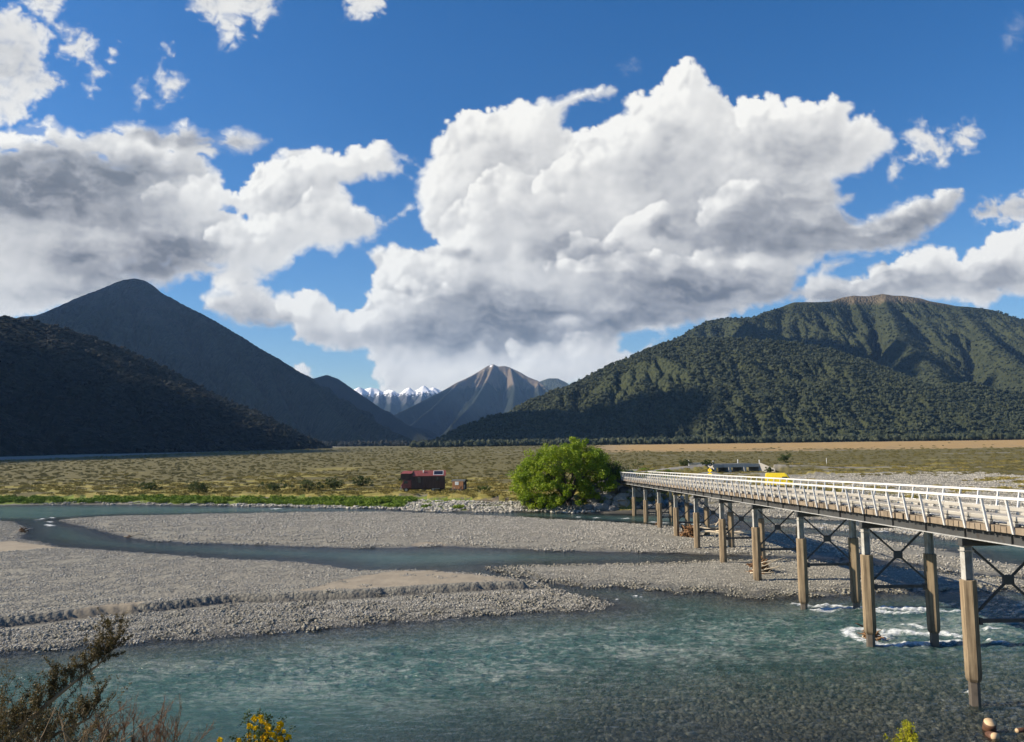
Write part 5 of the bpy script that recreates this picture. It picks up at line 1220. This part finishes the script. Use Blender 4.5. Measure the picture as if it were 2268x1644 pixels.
def log(name, label, loc, d, rad, ln):
    t = thing(name, label, 'log', loc); d = Vector(d).normalized(); a = -d*ln*.5; b = d*ln*.5
    m = MB(); n = 16; pts = [a, a.lerp(b, .3), a.lerp(b, .7), b]; m.tube(pts, [rad*.96, rad*1.04, rad, rad*.97], n); m.build('bark', M_BARK, t)
    m = MB(); m.tube([b-d*.01, b+d*.02], rad*.90, n); m.build('cut_face', M_CUT, t); return t
lp = on_level(2191, 1604, .25); log('log', 'short sawn log standing in the shallows with its pale cut face up', (lp[0], lp[1], .12), (-.12, -.45, .95), .27, .55)
lp = on_level(2196, 1628, .05); log('log', 'half sunken log end below the standing log', (lp[0], lp[1], -.02), (-.1, -.8, .25), .20, .7)
lp = on_level(2262, 1618, .1); log('log', 'pale branch end poking in at the lower right edge', (lp[0]+.4, lp[1]+.1, .1), (-1, -.45, .10), .10, 1.6)

# ------------------------------------------------------------------ willow tree
def leaves(rg, centres, radii, n_each, size, mat, name, flat=.8):
    P = []; 
    C_ = np.repeat(np.asarray(centres), n_each, 0); Rr = np.repeat(np.asarray(radii), n_each)
    N = len(C_); d = rg.normal(size=(N, 3)); d /= np.linalg.norm(d, axis=1, keepdims=True); r = rg.rand(N)**.45
    p = C_+d*(Rr*r)[:, None]*np.array([1, 1, flat])
    nrm = d*.6+rg.normal(size=(N, 3))*.6+np.array([0, 0, .25]); nrm /= np.linalg.norm(nrm, axis=1, keepdims=True)
    t = np.cross(nrm, rg.normal(size=(N, 3))); t /= np.linalg.norm(t, axis=1, keepdims=True); b = np.cross(nrm, t)
    s = size*rg.uniform(.6, 1.3, N)[:, None]
    V = np.stack([p-t*s, p-b*s*.45, p+t*s, p+b*s*.45], 1).reshape(-1, 3)
    tone = np.clip(np.repeat(rg.rand(len(centres)), n_each)*.6+rg.rand(N)*.4, 0, 1)
    return V, np.arange(N*4).reshape(N, 4), tone
def leafmat(name, c0, c1, c2, trans=.35):
    m, nt, b, L = newmat(name); out = nt.nodes['Material Output']
    c = ramp(nt, attr(nt, 'tone'), [(.05, c0), (.5, c1), (.95, c2)])
    L(c, b.inputs['Base Color']); b.inputs['Roughness'].default_value = .55; b.inputs['Specular IOR Level'].default_value = .25
    tl = node(nt, 'BsdfTranslucent'); L(mixc(nt, 1, c, (1.2,1.3,.6), 'MULTIPLY'), tl.inputs[0]); mx = node(nt, 'MixShader', _0=trans); L(b.outputs[0], mx.inputs[1]); L(tl.outputs[0], mx.inputs[2]); L(mx.outputs[0], out.inputs['Surface'])
    return m
M_WILLOW = leafmat('willow_leaves', (.078,.135,.010), (.19,.265,.019), (.32,.375,.034))
M_WBARK = simple('willow_bark', (.085,.065,.048), .9, .3, 2.0, bmp=.03)
wx_ = at_depth(1256, 1110, 153.5).x; wzb = float(height(np.array([wx_]), np.array([153.5]))[0])
wil = thing('willow_tree', 'big rounded bright green willow tree on the bank beside the bridge end', 'tree', (wx_, 153.5, wzb-.3))
rw = np.random.RandomState(21); cen = []; rad = []
# crown outline of the photograph: lobes at (x, z) with depth spread; metres from the tree foot
LOB = [(-8.3,3.6,1.9),(-8.6,6.0,1.7),(-7.6,7.6,1.7),(-6.6,9.2,1.6),(-5.0,9.9,1.8),(-3.0,10.2,1.7),(-1.0,10.9,1.8),(.5,12.0,1.6),(2.2,12.2,1.5),(3.4,11.2,1.6),(5.2,10.3,1.6),(6.8,9.2,1.6),(7.8,7.4,1.7),(8.6,5.6,1.7),(9.3,4.4,1.5),(8.4,3.3,1.5),(-6.6,2.2,1.6),(-5.0,1.6,1.6),(-3.2,1.3,1.5),(-5.6,4.6,2.0),(-3.4,4.8,1.6),(-1.6,7.6,2.0),(1.2,8.6,2.0),(3.8,8.0,2.0),(5.9,6.4,2.0),(-4.6,7.2,2.0),(-1.0,2.0,1.3),(6.6,4.2,1.5),(.3,10.0,1.8),(-2.2,5.9,1.5),(2.6,6.2,1.5),(4.4,2.4,1.5),(3.0,4.2,1.6),(-.6,3.9,1.4)]
for (x, z, r) in LOB:
    dmax = 7.5*math.sqrt(max(.05, 1-(x/9.6)**2-((z-5)/8.5)**2))
    for k in range(3):
        y = (-1, .0, .8)[k]*dmax*rw.uniform(.6, 1.)
        for q in range(5):
            cen.append((x+rw.normal()*r*.55, y+rw.normal()*r*.7, max(.5, .93*(z+rw.normal()*r*.5)))); rad.append(r*rw.uniform(.42, .72))
V, Fq, tone = leaves(rw, cen, rad, 125, .20, M_WILLOW, 'foliage')
link('foliage', npmesh('foliage', V, Fq, M_WILLOW, False, None, dict(tone=tone)), wil)
tm = MB(); tips = [c for c in cen[::9]]
tm.tube([(.6,0,-.6),(.5,0,.6),(.2,0,1.6)], [.75,.6,.5], 10)
tm.build('trunk', M_WBARK, wil)
lm = MB()
for i in range(11):
    a = 6.283*i/11; x, y = math.cos(a), math.sin(a)
    p0 = Vector((.2, 0, 1.3)); p1 = Vector((2.0*x, 1.6*y, 3.6+rw.rand())); p2 = Vector((4.6*x, 3.8*y, 6.4+1.5*rw.rand())); p3 = Vector((6.8*x, 5.4*y, 7.6+2.4*rw.rand()))
    lm.tube([p0, p1, p2, p3], [.34, .24, .13, .05], 7)
    for k in range(3):
        b0 = p1.lerp(p2, rw.rand()); lm.tube([b0, b0+Vector((rw.normal()*1.2, rw.normal()*1.2, 1.6)), b0+Vector((rw.normal()*2.2, rw.normal()*2.2, 3.0))], [.10, .07, .03], 5)
lm.build('limbs', M_WBARK, wil)
# darker undergrowth behind and beside the willow
M_UND = leafmat('undergrowth_leaves', (.020,.038,.008), (.040,.062,.012), (.075,.10,.02), .2)
def shrub(name, label, cat, px, Y, wdt, hgt, mat, n=60, seed=1, size=.14, group=None, zoff=0, each=40):
    rs = np.random.RandomState(seed); x = at_depth(px, 1090, Y).x; z = float(height(np.array([x]), np.array([float(Y)]))[0])
    t = thing(name, label, cat, (x, Y, z+zoff), 0, group)
    c = rs.normal(size=(n, 3))*np.array([wdt*.27, wdt*.22, hgt*.22])+np.array([0, 0, hgt*.5]); c[:, 2] = np.clip(c[:, 2], .1, hgt)
    V, Fq, tone = leaves(rs, c, np.full(n, min(wdt, hgt)*.22)*rs.uniform(.6, 1.2, n), each, size, mat, 'foliage')
    link('foliage', npmesh('foliage', V, Fq, mat, False, None, dict(tone=tone)), t)
    m = MB()
    for k in range(7): a = rs.uniform(0, 6.28); m.tube([(0,0,-.1), (.2*wdt*math.cos(a), .2*wdt*math.sin(a), hgt*.4), (.34*wdt*math.cos(a), .34*wdt*math.sin(a), hgt*.75)], [.05, .035, .015], 5)
    m.build('stems', M_WBARK, t); return t
shrub('bush', 'dark green bush crowding the right foot of the willow', 'bush', 1352, 152, 5.5, 4.2, M_UND, 90, 2, .16)
shrub('bush', 'olive bush at the left foot of the willow on the stony bank', 'bush', 1180, 152, 3.2, 2.4, M_UND, 50, 3, .13)
shrub('bush', 'dark round bush beside the track left of the culvert', 'bush', 1519, 262, 3.0, 2.2, M_UND, 40, 4, .16)
shrub('bush', 'dark bush at the left end of the culvert', 'bush', 1568, 262, 3.2, 1.8, M_UND, 40, 5, .16)
shrub('bush', 'tall dark bush among the scrub right of the culvert', 'bush', 1742, 330, 5.0, 4.0, M_UND, 50, 6, .2)
shrub('bush', 'low dark bush on the gravel right of the culvert', 'bush', 1706, 262, 2.2, 1.6, M_UND, 40, 7, .15)
shrub('bush', 'small green bush on the grass right of the hut trailer', 'bush', 1072, 176, 2.8, 1.0, leafmat('green_bush', (.04,.07,.012), (.08,.12,.02), (.14,.18,.03), .25), 40, 8, .10)
for i, (px, Y, wd_, hg) in enumerate(((442, 188, 4.6, 3.2), (612, 190, 6.5, 2.6), (688, 189, 5.5, 2.6), (330, 205, 6, 2.2), (740, 192, 4.5, 3.0), (908, 215, 4.0, 2.2), (800, 205, 4.0, 2.4))):
    shrub('bush', ['dark upright bush on the yellow bank at left', 'wide bush on the bank between the left bushes', 'bushy clump on the grass left of the house truck', 'low wide bush set back on the left plain', 'bush nearest the cab of the house truck', 'bush rising behind the house truck roof', 'bush on the plain behind the house truck cab'][i], 'bush', px, Y, wd_, hg, M_UND, 46, 30+i, .16)

# ------------------------------------------------------------------ scrub of the plain and green plants of the bank
def tuft_mesh(rg, n, spread, h, size, mat, upright=.5):
    k = 6; ang = rg.uniform(0, 6.28, n); rr = spread*np.sqrt(rg.rand(n)); c = np.stack([rr*np.cos(ang), rr*np.sin(ang), h*rg.uniform(.25, .8, n)], 1)
    V, Fq, tone = leaves(rg, c, np.full(n, h*.42), 14, size, mat, 'tuft', .9)
    V[:, 2] = np.abs(V[:, 2])
    return npmesh('tuft', V, Fq, mat, False, None, dict(tone=tone))
M_SCRUB = foliage('scrub_leaves', (.13,.116,.045), (.195,.172,.065), (.25,.215,.08))
M_SCRUBD = foliage('dark_scrub_leaves', (.095,.090,.035), (.155,.142,.053), (.21,.185,.07))
M_GREENP = foliage('bank_plant_leaves', (.055,.11,.010), (.13,.21,.022), (.25,.31,.04))
M_TUSS = foliage('tussock_blades', (.17,.15,.035), (.28,.235,.065), (.39,.305,.115))
rg = np.random.RandomState(17)
SC = [tuft_mesh(rg, 26, 1.9, 1.1, .20, M_SCRUB) for i in range(4)]+[tuft_mesh(rg, 22, 1.5, 1.2, .20, M_SCRUBD) for i in range(3)]
GP = [tuft_mesh(rg, 24, 1.0, .75, .12, M_GREENP) for i in range(4)]
TU = [tuft_mesh(rg, 20, 1.1, .45, .12, M_TUSS) for i in range(3)]
def plain_pts(n, y0, y1, cond):
    Y = np.exp(RS.uniform(np.log(y0), np.log(y1), n)); X = RS.uniform(-.72, .72, n)*Y
    h, mk, s = height(X, Y, True); m = cond(X, Y, h, mk, s); return X[m], Y[m], h[m]
def plant(name, label, P, variants, s0, s1, grow=0.):
    X, Y, h = P; s = RS.uniform(s0, s1, len(X))*(1+grow*np.clip((Y-200)/900, 0, 1.5))
    return scatter(name, label, np.stack([X, Y, h-.05], 1), s, RS.uniform(0, 6.28, len(X)), variants)
plant('scrub', 'olive scrub covering the plain', plain_pts(17000, 172, 1500, lambda X,Y,h,mk,s: (mk['scrub'] > .45+.5*RS.rand(len(X))*0) & (s['lr'] < .3) & (s['sS'] > s['c0']+4) & (fbm(X/14, Y/9, 4, 91, .7) > -.45+.55*RS.rand(len(X)))), SC, .18, .52, 1.0)
plant('tussock', 'yellow grass tufts along the far bank', plain_pts(7000, 150, 330, lambda X,Y,h,mk,s: (mk['dry'] > .4) & (h > 1.0) & (s['rd'] > 3)), TU, .6, 1.2)
X = RS.uniform(-130, -10, 9000); Y = RS.uniform(148, 215, 9000); h, mk, s = height(X, Y, True)
m = (s['sS'] > 1.2) & (s['sS'] < s['c0']+.3) & (h > .1) & (fbm(X/6, Y/6, 3, 44) > -.25) & (X < -22+14*fbm(X/5, Y/5, 3, 46)) & (np.abs(X/Y) < .7)
plant('bank_plants', 'bright green low plants along the far left bank', (X[m], Y[m], h[m]), GP, .6, 1.2)
m = (s['sS'] > 1.5) & (s['sS'] < s['c0']) & (h > .2) & (X >= -22) & (fbm(X/4, Y/4, 3, 48) > .22)
plant('bank_plants', 'scattered green plants among the pale bank stones', (X[m], Y[m], h[m]), GP, .6, 1.0)
X = RS.uniform(5, 45, 3000); Y = RS.uniform(146, 250, 3000); h, mk, s = height(X, Y, True); m = (s['rd'] > 2.9) & (s['rd'] < 8) & (h > 1.4)
plant('bank_plants', 'grass tufts on the road embankment', (X[m], Y[m], h[m]), TU+GP[:1], .6, 1.1)

# ------------------------------------------------------------------ the plants on our own bank
M_BROOMT = simple('broom_twigs', (.095,.068,.028), .8, .4, 6.0, col2=(.040,.036,.015))
M_BROOMB = simple('dry_broom_stems', (.26,.18,.10), .8, .3, 4.0, col2=(.13,.08,.045))
M_RUST = simple('rusty_dead_stems', (.15,.075,.035), .9, .4, 5.0, col2=(.07,.04,.02))
M_PETAL = None
M_PETAL = leafmat('yellow_petals', (.90,.55,.008), (.92,.60,.01), (.95,.65,.02), .35)
M_LIME = leafmat('lime_leaves', (.16,.17,.012), (.33,.33,.02), (.55,.50,.03), .3)
def twigs(r, base, heading, length, n, rad, spread, gen=2, droop=0., out=None, w=None):
    """a bushy shoot: (points, radius) list"""
    out = [] if out is None else out
    d = Vector(heading).normalized(); p = Vector(base); pts = [p.copy()]; k = 6
    for i in range(k):
        d = (d+Vector((r.gauss(0, .10), r.gauss(0, .10), r.gauss(0, .07)-droop))).normalized(); p = p+d*length/k; pts.append(p.copy())
    out.append((pts, rad))
    if gen > 0:
        for j in range(n):
            i = r.randint(1, k); h = (pts[min(i+1, k)]-pts[i-1]).normalized(); q = (h+Vector((r.gauss(0, spread), r.gauss(0, spread), abs(r.gauss(.1, spread*.6))))).normalized()
            twigs(r, pts[i], q, length*r.uniform(.30, .52), n, rad*.55, spread, gen-1, droop, out)
    return out
def shoots(name, mat, parent, lst, n=4):
    m = MB()
    for pts, ra in lst:
        k = len(pts)-1; m.tube(pts, [ra*(1-.65*i/k) for i in range(k+1)], n, True, False)
    return m.build(name, mat, parent)
r = random.Random(5)
def hz(x, y): return float(height(np.array([x]), np.array([y]))[0])
def near(px, py, Y): return at_depth(px, py, Y)
Yb = 6.0; bx = near(-60, 1640, Yb).x; bush = thing('broom_bush', 'large dry broom bush leaning in at the lower left corner', 'bush', (bx, Yb, hz(bx, Yb)))
def loc(px, py, Y): return near(px, py, Y)-Vector((bx, Yb, hz(bx, Yb)))
main = MB()
def limb(pp, Y, rads, mb):
    pts = [loc(x, y, Y+dy) for x, y, dy in pp]; mb.tube(pts, rads, 8); return pts
a = [loc(-90, 1760, Yb-.2), loc(-20, 1668, Yb), loc(60, 1600, Yb), loc(110, 1555, Yb+.05), loc(165, 1510, Yb+.1), loc(215, 1475, Yb+.15), loc(255, 1435, Yb+.2)]
main.tube([Vector((0,0,-.2)), a[0].lerp(Vector((0,0,0)), .5)]+a, [.034,.030,.027,.024,.020,.016,.012,.008,.004], 8)
b = [loc(20, 1690, Yb+.3), loc(90, 1640, Yb+.3), loc(150, 1615, Yb+.35), loc(200, 1590, Yb+.4), loc(215, 1555, Yb+.4)]
main.tube(b, [.016,.014,.011,.008,.004], 7)
main.build('main_branch', M_BROOMB, bush)
tw = []
for k in range(60):
    i = r.randint(1, len(a)-2); p = a[i].lerp(a[i+1], r.random()); tw += twigs(r, p, (r.gauss(.12, .3), r.gauss(0, .3), 1), r.uniform(.10, .22), 5, .0032, .30, 2)
for k in range(34):
    i = r.randint(0, len(b)-2); p = b[i].lerp(b[i+1], r.random()); tw += twigs(r, p, (r.gauss(.1, .3), r.gauss(0, .3), 1), r.uniform(.10, .2), 5, .0030, .28, 2)
for k in range(110):
    p = loc(r.uniform(-120, 190), r.uniform(1640, 1760), Yb+r.uniform(-.4, .8)); tw += twigs(r, p, (r.gauss(0, .4), r.gauss(0, .3), 1), r.uniform(.22, .46), 5, .0036, .3, 2)
for k in range(22):
    p = loc(r.uniform(140, 200), r.uniform(1500, 1525), Yb+.1); tw += twigs(r, p, (r.gauss(.02, .12), r.gauss(0, .2), 1), r.uniform(.10, .20), 5, .0028, .25, 1)
tws = shoots('twigs', M_BROOMT, bush, tw, 3)
cs = [tuple(p) for pts, ra in tw if ra < .0025 for p in pts[1::2]]
rsb = np.random.RandomState(2); cs = [cs[i] for i in rsb.permutation(len(cs))[:3800]]
M_BROOML = leafmat('broom_leaves', (.050,.038,.016), (.095,.072,.028), (.16,.115,.045), .2)
V, Fq, tone = leaves(rsb, cs, np.full(len(cs), .020), 7, .0085, M_BROOML, 'leaves', 1.)
link('foliage', npmesh('foliage', V, Fq, M_BROOML, False, None, dict(tone=tone)), bush)
dead = []
for k in range(60):
    p = loc(r.uniform(-60, 260), r.uniform(1650, 1740), Yb+r.uniform(-.6, .3)); dead += twigs(r, p, (r.gauss(.2, .7), r.gauss(0, .3), .6), r.uniform(.12, .28), 3, .0045, .5, 1)
shoots('dead_stems', M_BROOMB, bush, dead, 4)
# rusty low stems beside it
Yr = 7.0; rx = near(290, 1700, Yr).x; ru = thing('dry_shrub', 'low rust brown shrub at the bottom edge right of the broom bush', 'shrub', (rx, Yr, hz(rx, Yr)))
def loc2(px, py, Y): return near(px, py, Y)-Vector((rx, Yr, hz(rx, Yr)))
tw = []
for k in range(46):
    p = Vector((r.gauss(0, .25), r.gauss(0, .25), 0)); tip = loc2(r.uniform(150, 400), r.uniform(1640, 1700), Yr+r.uniform(-.5, .5)); d = tip-p
    tw.append(([p, p.lerp(tip, .4)+Vector((.05, 0, -.05)), tip], .008)); tw += twigs(r, tip, (r.gauss(.1, .4), r.gauss(0, .3), .8), r.uniform(.15, .34), 8, .004, .35, 2)
shoots('stems', M_RUST, ru, tw, 3)
tw = []
for k in range(46):
    tip = loc2(r.uniform(270, 405), r.uniform(1640, 1690), Yr+r.uniform(-.4, .4)); tw += twigs(r, tip-Vector((0, 0, .4)), (r.gauss(.25, .3), r.gauss(0, .3), 1), r.uniform(.25, .45), 5, .0035, .25, 2)
shoots('green_twigs', M_BROOMT, ru, tw, 3)
# flowering gorse
M_GORSE = leafmat('gorse_leaves', (.020,.035,.010), (.045,.070,.015), (.09,.12,.03), .2)
def flowering(name, label, px, py, Y, wpx, hpx, nfl, leafm, petal, seed):
    rs = np.random.RandomState(seed); rr = random.Random(seed); x = near(px, py, Y).x; z0 = hz(x, Y); t = thing(name, label, 'shrub', (x, Y, z0))
    W_ = wpx*Y/F; top = near(px, py, Y).z-z0; hh = hpx*Y/F
    st = []
    tips = []
    for k in range(26):
        a = rr.uniform(-1, 1); tip = Vector((a*W_*.5, rr.uniform(-.5, .5)*W_, top-hh*(.05+.55*abs(a)**2)-rr.uniform(0, hh*.5))); p = Vector((rr.gauss(0, .04), rr.gauss(0, .04), 0)); mid = p.lerp(tip, .6)+Vector((rr.gauss(0, .05), rr.gauss(0, .05), 0))
        st.append(([p, p.lerp(mid, .5), mid, tip], .009)); tips.append(tip)
        st += twigs(rr, mid.lerp(tip, .5), tip-mid, hh*.5, 4, .003, .3, 1)
    shoots('stems', M_BROOMT, t, st, 4)
    cs = []
    for tp_ in tips:
        for q in range(7): cs.append(tuple(tp_-Vector((rr.gauss(0, .05)*W_*2, rr.gauss(0, .05), rr.uniform(0, hh*.75)))))
    V, Fq, tone = leaves(rs, cs, np.full(len(cs), .035), 26, .011, leafm, 'leaves', 1.0)
    link('foliage', npmesh('foliage', V, Fq, leafm, False, None, dict(tone=tone)), t)
    for k in range(nfl):
        c = Vector(rr.choice(tips))+Vector((rr.gauss(0, W_*.10), -abs(rr.gauss(.07, .04)), -rr.uniform(-.02, hh*.5)))
        m = MB(); s = .023*rr.uniform(.7, 1.3)
        for j in range(5):
            a1 = 1.2566*j+rr.random(); u_ = Vector((math.cos(a1), -.4, math.sin(a1)))*s; v2 = Vector((-math.sin(a1), -.1, math.cos(a1)))*s*.62
            m.add([c, c+u_*.6+v2, c+u_*1.25, c+u_*.6-v2, c+u_*.6+Vector((0,-s*.5,0))], [(0,1,4), (1,2,4), (2,3,4), (3,0,4)], True)
        m.build('flower', petal, t)
    return t
flowering('gorse_shrub', 'gorse shrub with bright yellow flowers at the bottom edge', 573, 1566, 7.0, 118, 110, 80, M_GORSE, M_PETAL, 4)
flowering('sprig', 'lime yellow leafy sprig at the bottom edge before the bridge', 2003, 1590, 7.5, 52, 80, 6, M_LIME, simple('lime_petals', (.55,.48,.03), .6, .15, 20.), 9)


# ------------------------------------------------------------------ the air between us and the mountains
hzb = MB(); hzb.box(-13800, 13800, -120, 13450, -14, 1350)
hm = bpy.data.materials.new('valley_haze'); hm.use_nodes = True; nt = hm.node_tree; nt.nodes.remove(nt.nodes['Principled BSDF'])
pv = nt.nodes.new('ShaderNodeVolumePrincipled'); pv.inputs['Color'].default_value = (.32, .58, 1.0, 1); pv.inputs['Density'].default_value = 3.5e-5; pv.inputs['Anisotropy'].default_value = .25
nt.links.new(pv.outputs[0], nt.nodes['Material Output'].inputs['Volume'])
hb_ = hzb.build('haze', hm); tag(hb_, 'thin blue valley haze', None, None, 'stuff')
